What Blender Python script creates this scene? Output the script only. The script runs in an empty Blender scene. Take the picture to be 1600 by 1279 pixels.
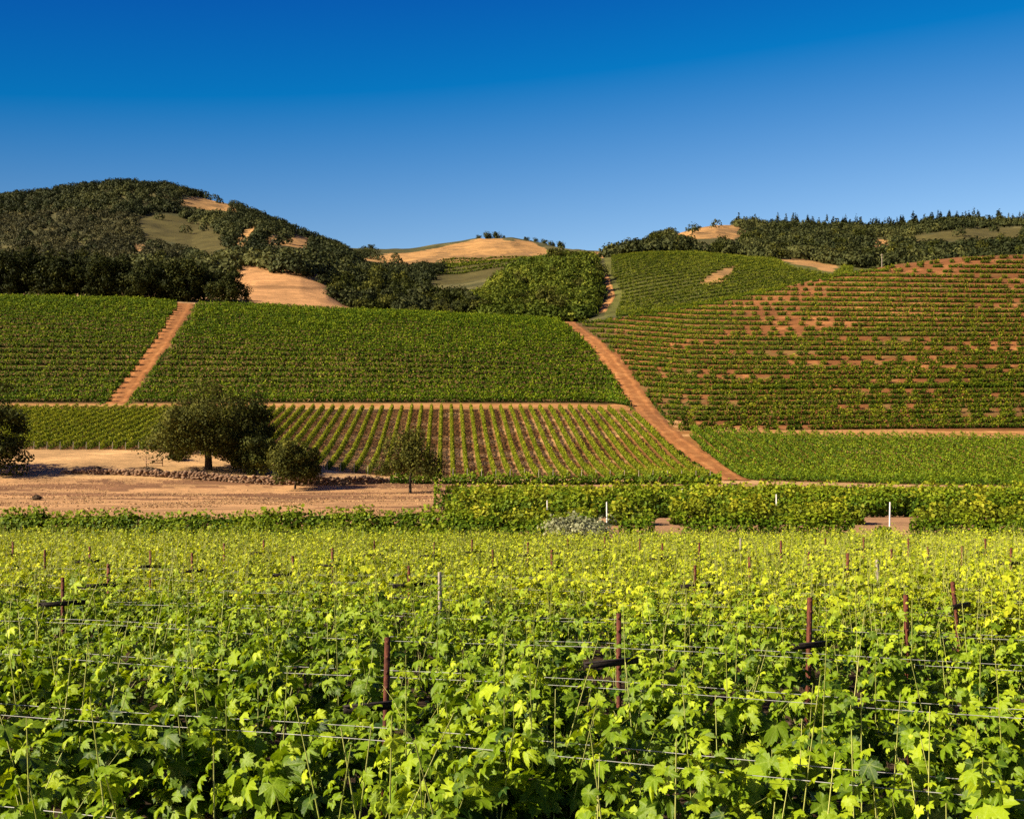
import bpy, math
import numpy as np
from mathutils import Vector, Quaternion

rad = math.radians
SC = bpy.context.scene
COL = SC.collection

# ------------------------------------------------------------------ camera, sky, sun, exposure
ZC, FPX, YH = 3.3, 1700.0, 727.0          # camera height, focal length and horizon of the 1600 px photograph
cam_d = bpy.data.cameras.new('camera')
cam = bpy.data.objects.new('camera', cam_d)
COL.objects.link(cam)
cam_d.sensor_fit = 'HORIZONTAL'
cam_d.sensor_width = 36.0
cam_d.lens = 36.0 * FPX / 1600.0
cam_d.shift_y = (YH - 639.5) / 1600.0
cam_d.clip_start = 0.1
cam_d.clip_end = 30000.0
cam.location = (0, 0, ZC)
cam.rotation_euler = (rad(90), 0, 0)
SC.camera = cam

SUN_EL, SUN_BACK = rad(33), rad(20)       # sun on the left, a little behind the camera
SUN = Vector((-math.cos(SUN_EL) * math.cos(SUN_BACK), -math.cos(SUN_EL) * math.sin(SUN_BACK), math.sin(SUN_EL)))
world = bpy.data.worlds.new('World')
SC.world = world
world.use_nodes = True
wn, wl = world.node_tree.nodes, world.node_tree.links
bg = wn['Background']
sky = wn.new('ShaderNodeTexSky')
sky.sky_type = 'NISHITA'
sky.sun_disc = False
sky.sun_elevation = SUN_EL
sky.sun_rotation = math.atan2(SUN.x, SUN.y)
sky.altitude = 200.0
sky.air_density = 1.0
sky.dust_density = 1.0
sky.ozone_density = 3.0
gm = wn.new('ShaderNodeGamma')            # polarising filter: deeper, more saturated blue away from the horizon
gm.inputs['Gamma'].default_value = 1.5
pf = wn.new('ShaderNodeVectorMath')
pf.operation = 'MULTIPLY_ADD'
pf.inputs[1].default_value = (1.50, 0.95, 0.60)
pf.inputs[2].default_value = (-2.08, -1.50, -0.07)
pm0 = wn.new('ShaderNodeVectorMath')
pm0.operation = 'MAXIMUM'
pm0.inputs[1].default_value = (0.02, 0.05, 0.1)
wl.new(sky.outputs[0], gm.inputs[0])
tcw = wn.new('ShaderNodeTexCoord')        # the filter darkens the sky most at a right angle to the sun
spx = wn.new('ShaderNodeSeparateXYZ')
wl.new(tcw.outputs['Generated'], spx.inputs[0])
q1 = wn.new('ShaderNodeMath'); q1.operation = 'MULTIPLY_ADD'
q1.inputs[1].default_value = -0.93; q1.inputs[2].default_value = 0.2
wl.new(spx.outputs[0], q1.inputs[0])
q2 = wn.new('ShaderNodeMath'); q2.operation = 'MULTIPLY_ADD'
q2.inputs[2].default_value = 1.0
wl.new(q1.outputs[0], q2.inputs[0]); wl.new(spx.outputs[0], q2.inputs[1])
q3 = wn.new('ShaderNodeMath'); q3.operation = 'MAXIMUM'; q3.inputs[1].default_value = 0.62
wl.new(q2.outputs[0], q3.inputs[0])
pz = wn.new('ShaderNodeVectorMath'); pz.operation = 'SCALE'
wl.new(gm.outputs[0], pz.inputs[0]); wl.new(q3.outputs[0], pz.inputs['Scale'])
wl.new(pz.outputs[0], pf.inputs[0])
wl.new(pf.outputs[0], pm0.inputs[0])
wl.new(pm0.outputs[0], bg.inputs['Color'])
bg.inputs['Strength'].default_value = 0.0575

sun_d = bpy.data.lights.new('sun', 'SUN')
sun_d.energy = 5.0
sun_d.angle = rad(0.5)
sun_d.color = (1.0, 0.89, 0.70)
sun = bpy.data.objects.new('sun', sun_d)
COL.objects.link(sun)
sun.rotation_euler = (-SUN).to_track_quat('-Z', 'Y').to_euler()
sun.location = SUN * 100

SC.view_settings.view_transform = 'Standard'
SC.view_settings.look = 'None'
SC.view_settings.exposure = 1.16
SC.view_settings.gamma = 1.0
try:
    SC.cycles.max_bounces = 5
    SC.cycles.diffuse_bounces = 2
    SC.cycles.glossy_bounces = 1
    SC.cycles.transmission_bounces = 3
    SC.cycles.transparent_max_bounces = 4
    SC.cycles.use_denoising = False
    SC.cycles.caustics_reflective = False
    SC.cycles.caustics_refractive = False
except Exception:
    pass


# ------------------------------------------------------------------ helpers
def tag(o, label=None, cat=None, group=None, kind=None):
    if label: o['label'] = label
    if cat: o['category'] = cat
    if group: o['group'] = group
    if kind: o['kind'] = kind
    return o


def empty(name, loc):
    o = bpy.data.objects.new(name, None)
    COL.objects.link(o)
    o.location = loc
    o.empty_display_size = 0.3
    return o


class Geo:
    """numpy mesh collector: polygons of any size with a per-face tint and a material slot"""
    def __init__(self):
        self.V, self.F, self.T, self.M, self.n = [], [], [], [], 0
        self.A = []

    def add(self, V, F, tint=0.5, mat=0, va=None):
        V = np.asarray(V, dtype=np.float32).reshape(-1, 3)
        F = np.asarray(F, dtype=np.int64)
        self.V.append(V)
        self.F.append(F + self.n)
        self.T.append(np.broadcast_to(np.asarray(tint, dtype=np.float32), (len(F),)))
        self.M.append(np.full(len(F), mat, dtype=np.int32))
        self.A.append(np.zeros(len(V), np.float32) if va is None else np.asarray(va, np.float32))
        self.n += len(V)

    def mesh(self, name, mats, smooth=False):
        V = np.concatenate(self.V) if self.V else np.zeros((0, 3), np.float32)
        me = bpy.data.meshes.new(name)
        me.vertices.add(len(V))
        me.vertices.foreach_set('co', V.ravel())
        tot = np.concatenate([np.full(len(f), f.shape[1], np.int32) for f in self.F])
        idx = np.concatenate([f.ravel() for f in self.F]).astype(np.int32)
        st = np.zeros(len(tot), np.int32)
        st[1:] = np.cumsum(tot)[:-1]
        me.loops.add(len(idx))
        me.loops.foreach_set('vertex_index', idx)
        me.polygons.add(len(tot))
        me.polygons.foreach_set('loop_start', st)
        me.polygons.foreach_set('material_index', np.concatenate(self.M))
        if smooth:
            me.polygons.foreach_set('use_smooth', np.ones(len(tot), bool))
        a = me.attributes.new('tint', 'FLOAT', 'FACE')
        a.data.foreach_set('value', np.concatenate(self.T).astype(np.float32))
        va = np.concatenate(self.A)
        if va.any():
            b = me.attributes.new('vein', 'FLOAT', 'POINT')
            b.data.foreach_set('value', va)
        for m in (mats if isinstance(mats, (list, tuple)) else [mats]):
            me.materials.append(m)
        me.update(calc_edges=True)
        me.validate()
        return me

    def build(self, name, mats, parent=None, smooth=False):
        o = bpy.data.objects.new(name, self.mesh(name, mats, smooth))
        COL.objects.link(o)
        if parent is not None:
            o.parent = parent
        return o


def norm(a):
    return a / np.maximum(np.linalg.norm(a, axis=-1, keepdims=True), 1e-9)


def tube(g, pts, r0, r1=None, sides=6, tint=0.5, mat=0, cap=True):
    pts = np.asarray(pts, float)
    n = len(pts)
    r = np.linspace(r0, r0 if r1 is None else r1, n)
    d = norm(np.gradient(pts, axis=0))
    ref = np.array([0.31, 0.17, 0.93]) if abs(d[0][2]) < 0.9 else np.array([0.9, 0.4, 0.1])
    a = norm(np.cross(d, ref))
    b = np.cross(d, a)
    th = np.linspace(0, 2 * np.pi, sides, endpoint=False)
    V = pts[:, None] + r[:, None, None] * (np.cos(th)[None, :, None] * a[:, None] + np.sin(th)[None, :, None] * b[:, None])
    F = []
    for i in range(n - 1):
        for j in range(sides):
            k = (j + 1) % sides
            F.append((i * sides + j, i * sides + k, (i + 1) * sides + k, (i + 1) * sides + j))
    V = V.reshape(-1, 3)
    g.add(V, F, tint, mat)
    if cap and sides == 4:
        g.add(V[-4:], [(0, 1, 2, 3)], tint, mat)
    elif cap:
        g.add(np.vstack([V[-sides:], pts[-1:]]), [(j, (j + 1) % sides, sides) for j in range(sides)], tint, mat)


def box(g, c, s, R=None, tint=0.5, mat=0):
    c, s = np.asarray(c, float), np.asarray(s, float) / 2
    v = np.array([(x, y, z) for x in (-1, 1) for y in (-1, 1) for z in (-1, 1)], float) * s
    if R is not None:
        v = v @ np.asarray(R).T
    g.add(v + c, [(0, 1, 3, 2), (4, 6, 7, 5), (0, 4, 5, 1), (2, 3, 7, 6), (0, 2, 6, 4), (1, 5, 7, 3)], tint, mat)


def rotz(a):
    return np.array([[math.cos(a), -math.sin(a), 0], [math.sin(a), math.cos(a), 0], [0, 0, 1]])


_nt = np.random.default_rng(7).random((64, 64))


def vnoise(x, y):
    x, y = np.asarray(x, float), np.asarray(y, float)
    xi, yi = np.floor(x).astype(int), np.floor(y).astype(int)
    fx, fy = x - xi, y - yi
    fx, fy = fx * fx * (3 - 2 * fx), fy * fy * (3 - 2 * fy)
    g = lambda a, b: _nt[a % 64, b % 64]
    return (g(xi, yi) * (1 - fx) + g(xi + 1, yi) * fx) * (1 - fy) + (g(xi, yi + 1) * (1 - fx) + g(xi + 1, yi + 1) * fx) * fy


def fbm(x, y, o=3):
    s, a, t = 0, 1.0, 0
    for i in range(o):
        s = s + a * vnoise(x * 2 ** i + 17.3 * i, y * 2 ** i + 5.1 * i)
        t += a
        a *= 0.5
    return s / t - 0.5


# ------------------------------------------------------------------ materials
def nmat(name):
    m = bpy.data.materials.new(name)
    m.use_nodes = True
    n, l = m.node_tree.nodes, m.node_tree.links
    return m, n, l, n['Principled BSDF'], n['Material Output']


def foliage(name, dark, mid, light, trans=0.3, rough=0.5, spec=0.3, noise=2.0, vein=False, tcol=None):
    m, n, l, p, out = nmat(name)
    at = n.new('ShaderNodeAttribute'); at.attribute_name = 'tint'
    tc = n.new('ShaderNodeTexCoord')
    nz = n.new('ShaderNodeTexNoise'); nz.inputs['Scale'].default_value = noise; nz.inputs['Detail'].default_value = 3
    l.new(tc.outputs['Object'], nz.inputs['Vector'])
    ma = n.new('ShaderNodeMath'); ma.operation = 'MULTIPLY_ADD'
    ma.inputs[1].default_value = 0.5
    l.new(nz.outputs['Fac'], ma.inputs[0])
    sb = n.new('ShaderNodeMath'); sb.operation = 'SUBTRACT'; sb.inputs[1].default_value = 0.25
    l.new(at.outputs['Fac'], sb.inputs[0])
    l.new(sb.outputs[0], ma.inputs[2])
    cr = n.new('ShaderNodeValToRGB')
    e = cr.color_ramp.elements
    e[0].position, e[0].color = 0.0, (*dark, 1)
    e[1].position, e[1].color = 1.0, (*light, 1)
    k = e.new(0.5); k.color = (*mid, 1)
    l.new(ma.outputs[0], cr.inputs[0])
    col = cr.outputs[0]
    if vein:
        av = n.new('ShaderNodeAttribute'); av.attribute_name = 'vein'
        pw = n.new('ShaderNodeMath'); pw.operation = 'POWER'; pw.inputs[1].default_value = 5.0
        l.new(av.outputs['Fac'], pw.inputs[0])
        mu = n.new('ShaderNodeMath'); mu.operation = 'MULTIPLY'; mu.inputs[1].default_value = 0.45
        l.new(pw.outputs[0], mu.inputs[0])
        mx = n.new('ShaderNodeMix'); mx.data_type = 'RGBA'
        l.new(mu.outputs[0], mx.inputs[0]); l.new(col, mx.inputs[6]); mx.inputs[7].default_value = (0.30, 0.38, 0.05, 1)
        col = mx.outputs[2]
        bp = n.new('ShaderNodeBump'); bp.inputs['Strength'].default_value = 0.5; bp.inputs['Distance'].default_value = 0.01
        bn = n.new('ShaderNodeTexNoise'); bn.inputs['Scale'].default_value = 45.0
        l.new(tc.outputs['Object'], bn.inputs['Vector']); l.new(bn.outputs['Fac'], bp.inputs['Height'])
        l.new(bp.outputs[0], p.inputs['Normal'])
    l.new(col, p.inputs['Base Color'])
    p.inputs['Roughness'].default_value = rough
    p.inputs['Specular IOR Level'].default_value = spec
    if trans > 0:
        tr = n.new('ShaderNodeBsdfTranslucent')
        if tcol:
            mt = n.new('ShaderNodeMix'); mt.data_type = 'RGBA'; mt.blend_type = 'MULTIPLY'; mt.inputs[0].default_value = 1
            l.new(col, mt.inputs[6]); mt.inputs[7].default_value = (*tcol, 1)
            l.new(mt.outputs[2], tr.inputs['Color'])
        else:
            l.new(col, tr.inputs['Color'])
        ms = n.new('ShaderNodeMixShader'); ms.inputs[0].default_value = trans
        l.new(p.outputs[0], ms.inputs[1]); l.new(tr.outputs[0], ms.inputs[2])
        l.new(ms.outputs[0], out.inputs['Surface'])
    return m


def plain(name, c1, c2, scale=4.0, rough=0.8, spec=0.2, metal=0.0, bump=0.3, stretch=(1, 1, 1)):
    m, n, l, p, out = nmat(name)
    tc = n.new('ShaderNodeTexCoord')
    mp = n.new('ShaderNodeMapping'); mp.inputs['Scale'].default_value = stretch
    l.new(tc.outputs['Object'], mp.inputs['Vector'])
    nz = n.new('ShaderNodeTexNoise'); nz.inputs['Scale'].default_value = scale; nz.inputs['Detail'].default_value = 6; nz.inputs['Roughness'].default_value = 0.65
    l.new(mp.outputs[0], nz.inputs['Vector'])
    cr = n.new('ShaderNodeValToRGB')
    e = cr.color_ramp.elements
    e[0].position, e[0].color = 0.3, (*c1, 1)
    e[1].position, e[1].color = 0.7, (*c2, 1)
    l.new(nz.outputs['Fac'], cr.inputs[0])
    l.new(cr.outputs[0], p.inputs['Base Color'])
    p.inputs['Roughness'].default_value = rough
    p.inputs['Specular IOR Level'].default_value = spec
    p.inputs['Metallic'].default_value = metal
    if bump:
        b = n.new('ShaderNodeBump'); b.inputs['Strength'].default_value = bump; b.inputs['Distance'].default_value = 0.05
        l.new(nz.outputs['Fac'], b.inputs['Height']); l.new(b.outputs[0], p.inputs['Normal'])
    return m


M = {}
M['leaf'] = foliage('grape_leaf', (0.014, 0.045, 0.003), (0.140, 0.222, 0.004), (0.36, 0.44, 0.012), 0.30, 0.5, 0.18, 1.2, True, (1.2, 1.15, 0.35))
M['leaf_far'] = foliage('grape_leaf_far', (0.050, 0.085, 0.004), (0.255, 0.31, 0.007), (0.48, 0.50, 0.020), 0.28, 0.6, 0.15, 0.6, False, (1.2, 1.1, 0.35))
M['cane'] = plain('green_cane', (0.28, 0.32, 0.05), (0.48, 0.46, 0.13), 3, 0.5)
M['vine_mid'] = foliage('vine_mid', (0.022, 0.055, 0.003), (0.090, 0.150, 0.005), (0.24, 0.29, 0.012), 0.3, 0.6, 0.12, 0.7)
M['vine_lime'] = foliage('vine_lime', (0.045, 0.08, 0.004), (0.15, 0.185, 0.008), (0.32, 0.32, 0.015), 0.3, 0.6, 0.12, 0.5)
M['vine_hill'] = foliage('vine_hill', (0.013, 0.038, 0.002), (0.070, 0.125, 0.004), (0.225, 0.27, 0.010), 0.25, 0.7, 0.08, 0.12)
M['vine_dry'] = foliage('vine_dry', (0.014, 0.034, 0.002), (0.064, 0.104, 0.004), (0.215, 0.22, 0.010), 0.25, 0.7, 0.08, 0.12)
M['oak_grove'] = foliage('oak_grove_leaf', (0.007, 0.010, 0.002), (0.022, 0.028, 0.004), (0.075, 0.078, 0.012), 0.1, 0.7, 0.06, 0.15)
M['vine_old'] = foliage('vine_far', (0.026, 0.048, 0.003), (0.085, 0.112, 0.007), (0.19, 0.20, 0.014), 0.25, 0.7, 0.08, 0.03)
M['oak'] = foliage('oak_leaf', (0.022, 0.026, 0.004), (0.062, 0.066, 0.009), (0.16, 0.155, 0.022), 0.18, 0.7, 0.08, 0.5)
M['oak_dark'] = foliage('oak_leaf_dark', (0.014, 0.019, 0.003), (0.036, 0.043, 0.006), (0.10, 0.105, 0.014), 0.14, 0.7, 0.08, 0.3)
M['oak_green'] = foliage('oak_leaf_green', (0.030, 0.048, 0.004), (0.080, 0.105, 0.009), (0.19, 0.20, 0.018), 0.18, 0.7, 0.08, 0.1)
M['wood_far'] = foliage('far_wood_leaf', (0.016, 0.022, 0.006), (0.038, 0.045, 0.012), (0.10, 0.102, 0.026), 0.12, 0.7, 0.1, 0.01)
M['scrub'] = foliage('brush_leaf', (0.024, 0.026, 0.010), (0.055, 0.054, 0.018), (0.12, 0.106, 0.036), 0.1, 0.7, 0.1, 0.01)
M['silver'] = foliage('silver_leaf', (0.10, 0.11, 0.05), (0.22, 0.23, 0.11), (0.40, 0.40, 0.22), 0.2, 0.6, 0.2, 1.5)
M['bark'] = plain('bark', (0.018, 0.014, 0.010), (0.055, 0.042, 0.030), 3, 0.9, 0.1, 0, 0.8, (1, 1, 0.25))
M['rust'] = plain('rusty_steel', (0.035, 0.010, 0.006), (0.15, 0.042, 0.018), 14, 0.75, 0.3, 0.2)
M['arm'] = plain('dark_steel', (0.010, 0.008, 0.007), (0.035, 0.024, 0.018), 10, 0.7, 0.2, 0.2)
M['pale_post'] = plain('weathered_post', (0.17, 0.14, 0.10), (0.38, 0.33, 0.26), 8, 0.8)
M['white_post'] = plain('white_post', (0.55, 0.53, 0.47), (0.78, 0.76, 0.70), 6, 0.7)
M['wire'] = plain('galvanised_wire', (0.24, 0.24, 0.21), (0.42, 0.41, 0.37), 5, 0.6, 0.3, 0.0, 0)
M['trunkv'] = plain('vine_trunk', (0.05, 0.035, 0.025), (0.13, 0.09, 0.06), 9, 0.9, 0.1, 0, 0.8, (1, 1, 0.3))
M['stone'] = plain('wall_stone', (0.07, 0.040, 0.024), (0.27, 0.165, 0.095), 1.3, 0.9, 0.1, 0, 0.5)
M['plank'] = plain('rail_wood', (0.16, 0.09, 0.05), (0.30, 0.18, 0.10), 5, 0.85)
M['straw'] = foliage('dry_straw', (0.16, 0.09, 0.04), (0.34, 0.20, 0.09), (0.48, 0.32, 0.15), 0.2, 0.8, 0.1, 0.5)
M['brush'] = foliage('dry_brush', (0.05, 0.035, 0.022), (0.11, 0.075, 0.045), (0.22, 0.15, 0.08), 0.1, 0.8, 0.1, 1.0)


def track_mat(name, c1, c2, c3):
    m, n, l, p, out = nmat(name)
    tc = n.new('ShaderNodeTexCoord')
    nz = n.new('ShaderNodeTexNoise'); nz.inputs['Scale'].default_value = 0.35; nz.inputs['Detail'].default_value = 8; nz.inputs['Roughness'].default_value = 0.7
    l.new(tc.outputs['Object'], nz.inputs['Vector'])
    cr = n.new('ShaderNodeValToRGB'); e = cr.color_ramp.elements
    e[0].position, e[0].color = 0.32, (*c1, 1)
    e[1].position, e[1].color = 0.68, (*c3, 1)
    k = e.new(0.5); k.color = (*c2, 1)
    l.new(nz.outputs['Fac'], cr.inputs[0])
    # two worn wheel ruts (uv.x runs across the track)
    uv = n.new('ShaderNodeSeparateXYZ'); l.new(tc.outputs['UV'], uv.inputs[0])
    s1 = n.new('ShaderNodeMath'); s1.operation = 'SUBTRACT'; s1.inputs[1].default_value = 0.5; l.new(uv.outputs[0], s1.inputs[0])
    ab = n.new('ShaderNodeMath'); ab.operation = 'ABSOLUTE'; l.new(s1.outputs[0], ab.inputs[0])
    s2 = n.new('ShaderNodeMath'); s2.operation = 'SUBTRACT'; s2.inputs[1].default_value = 0.2; l.new(ab.outputs[0], s2.inputs[0])
    a2 = n.new('ShaderNodeMath'); a2.operation = 'ABSOLUTE'; l.new(s2.outputs[0], a2.inputs[0])
    rp = n.new('ShaderNodeMapRange'); rp.inputs[1].default_value = 0.03; rp.inputs[2].default_value = 0.10
    rp.inputs[3].default_value = 1.18; rp.inputs[4].default_value = 0.92
    l.new(a2.outputs[0], rp.inputs[0])
    mx = n.new('ShaderNodeVectorMath'); mx.operation = 'SCALE'
    l.new(cr.outputs[0], mx.inputs[0]); l.new(rp.outputs[0], mx.inputs['Scale'])
    l.new(mx.outputs[0], p.inputs['Base Color'])
    p.inputs['Roughness'].default_value = 0.95
    p.inputs['Specular IOR Level'].default_value = 0.1
    b = n.new('ShaderNodeBump'); b.inputs['Strength'].default_value = 0.6; b.inputs['Distance'].default_value = 0.3
    l.new(nz.outputs['Fac'], b.inputs['Height']); l.new(b.outputs[0], p.inputs['Normal'])
    return m


M['track'] = track_mat('track_soil', (0.17, 0.066, 0.019), (0.245, 0.100, 0.030), (0.34, 0.160, 0.054))
M['road'] = track_mat('road_soil', (0.22, 0.10, 0.030), (0.32, 0.155, 0.050), (0.42, 0.225, 0.085))

# ------------------------------------------------------------------ the land: height of the ground at any place
# stations of increasing depth; each gives, for photo columns, its depth Y and the photo row the ground passes there
# (a row r at depth Y is the height ZC + (YH - r) / FPX * Y)


def S(ys, rows):
    return (np.array(ys, float).reshape(-1, 2), np.array(rows, float).reshape(-1, 2))


STN = [
    S([0, 100], [0, 802.0]),
    S([0, 150], [0, 771, 650, 771, 800, 770, 1600, 773]),
    S([0, 172], [0, 742, 100, 741, 300, 743, 500, 747, 640, 751, 900, 753, 1180, 753, 1600, 764]),
    S([0, 201, 240, 201, 450, 191, 600, 184, 1600, 184], [0, 703, 240, 704, 450, 728, 600, 744, 900, 748, 1180, 750, 1400, 756, 1600, 759]),
    S([0, 270, 950, 270, 1100, 240, 1300, 235, 1600, 235], [0, 638, 900, 638, 960, 641, 1100, 674, 1300, 682, 1600, 685]),
    S([0, 283, 950, 283, 1100, 250, 1300, 246, 1600, 246], [0, 630, 900, 630, 960, 632, 1100, 667, 1300, 672, 1600, 671]),
    S([0, 352, 900, 352, 1100, 340, 1600, 345], [0, 528, 300, 535, 600, 540, 900, 552, 1000, 552, 1100, 538, 1290, 510, 1450, 490, 1600, 478]),
    S([0, 430, 900, 430, 1100, 436, 1600, 450], [-400, 462, 0, 466, 200, 470, 300, 477, 400, 479, 540, 487, 700, 494, 860, 502, 920, 504, 1000, 492, 1100, 474, 1200, 454, 1290, 434, 1400, 417, 1500, 407, 1600, 401, 2000, 392]),
    S([0, 470], [0, 465, 300, 467, 400, 470, 500, 476, 540, 483, 600, 500, 900, 508, 950, 494, 1000, 490, 1100, 478, 1300, 442, 1600, 412]),
    S([0, 520], [0, 460, 300, 458, 380, 450, 400, 448, 470, 449, 510, 459, 540, 478, 600, 488, 900, 490, 945, 482, 1000, 472, 1100, 455, 1300, 432, 1600, 418]),
    S([0, 600], [0, 445, 300, 430, 380, 416, 450, 415, 500, 430, 540, 455, 600, 466, 700, 464, 800, 446, 870, 428, 940, 444, 1000, 432, 1100, 422, 1250, 416, 1330, 420, 1600, 430]),
    S([0, 750], [0, 425, 200, 418, 350, 410, 400, 412, 500, 415, 560, 430, 650, 440, 720, 435, 800, 420, 870, 409, 930, 408, 950, 402, 1000, 398, 1080, 395, 1150, 399, 1250, 410, 1300, 416, 1350, 420, 1600, 415]),
    S([0, 900], [0, 408, 100, 402, 200, 390, 300, 398, 350, 388, 420, 380, 480, 390, 560, 410, 650, 418, 720, 416, 870, 404, 950, 403, 1000, 401, 1100, 397, 1200, 397, 1300, 400, 1400, 402, 1600, 390]),
    S([0, 1200], [0, 350, 100, 338, 200, 336, 300, 347, 400, 347, 470, 372, 540, 400, 600, 407, 700, 402, 800, 397, 870, 398, 950, 401, 1000, 391, 1060, 376, 1085, 362, 1120, 357, 1150, 361, 1180, 370, 1300, 372, 1400, 376, 1500, 365, 1600, 366]),
    S([0, 1500], [-600, 338, 0, 317, 60, 309, 130, 301, 200, 296, 260, 302, 310, 317, 360, 327, 420, 352, 470, 371, 520, 389, 545, 395, 580, 396, 640, 393, 700, 383, 750, 376, 800, 378, 850, 388, 880, 397, 940, 400, 980, 392, 1040, 378, 1100, 365, 1150, 358, 1200, 357, 1300, 358, 1380, 362, 1430, 355, 1500, 351, 1600, 352, 2100, 348]),
    S([0, 2300], [0, 420, 500, 470, 900, 480, 1200, 430, 1600, 400]),
    S([0, 5000], [0, 690]),
    S([0, 26000], [0, 726]),
]


def ground(X, Y):
    """height of the ground"""
    X = np.asarray(X, float); Y = np.asarray(Y, float)
    shp = np.broadcast(X, Y).shape
    X = np.broadcast_to(X, shp).ravel(); Y = np.broadcast_to(Y, shp).ravel()
    out = np.empty(len(X))
    for s in range(0, len(X), 60000):
        x, y = X[s:s + 60000], Y[s:s + 60000]
        R = np.maximum(y, 1.0)
        px = np.clip(800 + FPX * x / R, -1500, 3100)
        K = len(STN) + 3
        ys = np.empty((K, len(x))); zs = np.empty((K, len(x)))
        ys[0], zs[0] = -1e6, 0.0
        ys[1], zs[1] = 0.0, 0.0
        ys[2], zs[2] = 54.0, -1.29
        for k, (a, b) in enumerate(STN):
            ys[k + 3] = np.interp(px, a[:, 0], a[:, 1])
            zs[k + 3] = ZC + (YH - np.interp(px, b[:, 0], b[:, 1])) / FPX * ys[k + 3]
        h = np.diff(ys, axis=0)
        dl = np.diff(zs, axis=0) / h
        m = np.zeros_like(ys)
        same = dl[:-1] * dl[1:] > 0
        w1 = 2 * h[1:] + h[:-1]; w2 = h[1:] + 2 * h[:-1]
        with np.errstate(divide='ignore', invalid='ignore'):
            hm = (w1 + w2) / (w1 / dl[:-1] + w2 / dl[1:])
        m[1:-1] = np.where(same, hm, 0.0)
        i = np.clip((ys <= y).sum(axis=0) - 1, 0, K - 2)
        c = np.arange(len(x))
        t = np.clip((y - ys[i, c]) / h[i, c], 0, 1)
        t2, t3 = t * t, t * t * t
        z = (2 * t3 - 3 * t2 + 1) * zs[i, c] + (t3 - 2 * t2 + t) * h[i, c] * m[i, c] + (-2 * t3 + 3 * t2) * zs[i + 1, c] + (t3 - t2) * h[i, c] * m[i + 1, c]
        # gullies and lumps of the far hills, gentle swells of the near ones
        far = np.clip((y - 480) / 500, 0, 1) * np.clip((2600 - y) / 600, 0, 1)
        z = z + far * (9 * fbm(x / 95.0, y / 170.0, 3) + 4 * fbm(x / 30.0 + 9, y / 60.0, 2))
        mid = np.clip((y - 290) / 60, 0, 1) * np.clip((425 - y) / 60, 0, 1)
        z = z + mid * 2.4 * fbm(x / 60.0, y / 45.0, 2)
        nr = np.clip((y - 58) / 20, 0, 1) * np.clip((165 - y) / 20, 0, 1)
        z = z + nr * 0.25 * fbm(x / 14.0, y / 9.0, 2)
        z = z + 0.5 * np.exp(-((y - 81) / 10.0) ** 2) * np.clip((x - 3) / 4.0, 0, 1)
        out[s:s + 60000] = z
    return out.reshape(shp)


def gz(x, y):
    return float(ground(np.array([x]), np.array([y]))[0])


_SY = np.geomspace(56, 1900, 800)


def px_to_world(px, py):
    """first ground point met along the ray of a photo pixel"""
    px = np.atleast_1d(np.asarray(px, float)); py = np.atleast_1d(np.asarray(py, float))
    u = (px - 800) / FPX
    Yg = np.broadcast_to(_SY[:, None], (len(_SY), len(px)))
    z = ground(u[None] * Yg, Yg)
    row = YH - FPX * (z - ZC) / Yg
    hit = row <= py[None]
    i = np.where(hit.any(0), hit.argmax(0), len(_SY) - 1)
    i = np.maximum(i, 1)
    c = np.arange(len(px))
    r0, r1 = row[i - 1, c], row[i, c]
    t = np.clip((r0 - py) / np.where(np.abs(r0 - r1) < 1e-6, 1e-6, r0 - r1), 0, 1)
    Y = Yg[i - 1, c] + t * (Yg[i, c] - Yg[i - 1, c])
    return u * Y, Y


def rows_of(X, Y, Z):
    return 800 + FPX * X / Y, YH - FPX * (Z - ZC) / Y


# what the camera's side of the hills shows (to leave out trees no one could see)
_vu = np.linspace(-0.75, 0.75, 500)
_vy = np.geomspace(56, 1900, 400)
_vz = ground(_vu[None] * _vy[:, None], np.repeat(_vy[:, None], len(_vu), 1))
_vr = YH - FPX * (_vz - ZC) / _vy[:, None]
_vmin = np.minimum.accumulate(_vr, axis=0)


def seen(X, Y, h):
    z = ground(X, Y)
    r = YH - FPX * (z + h - ZC) / Y
    iu = np.clip(np.searchsorted(_vu, X / Y), 0, len(_vu) - 1)
    iy = np.clip(np.searchsorted(_vy, Y * 0.985) - 1, 0, len(_vy) - 1)
    return r < _vmin[iy, iu]


def inpoly(px, py, poly):
    P = np.array(poly, float).reshape(-1, 2)
    r = np.zeros(np.shape(px), bool)
    j = len(P) - 1
    for i in range(len(P)):
        xi, yi, xj, yj = P[i, 0], P[i, 1], P[j, 0], P[j, 1]
        c = ((yi > py) != (yj > py)) & (px < (xj - xi) * (py - yi) / (yj - yi + 1e-12) + xi)
        r ^= c
        j = i
    return r


# ------------------------------------------------------------------ ground sheet
TR_L = np.array([(290, 474, 18), (270, 508, 18), (245, 545, 18.5), (214, 588, 19), (178, 634, 21)], float)
TR_R = np.array([(885, 501, 12), (905, 515, 14), (931, 536, 16), (960, 570, 18), (985, 605, 20), (1005, 636, 21), (1030, 665, 22),
                 (1060, 691, 23), (1102, 721, 24), (1150, 751, 27)], float)


def tr_x(T, row, side):
    r = np.clip(row, T[0, 1], T[-1, 1])
    return np.interp(r, T[:, 1], T[:, 0]) + side * np.interp(r, T[:, 1], T[:, 2])


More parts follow.
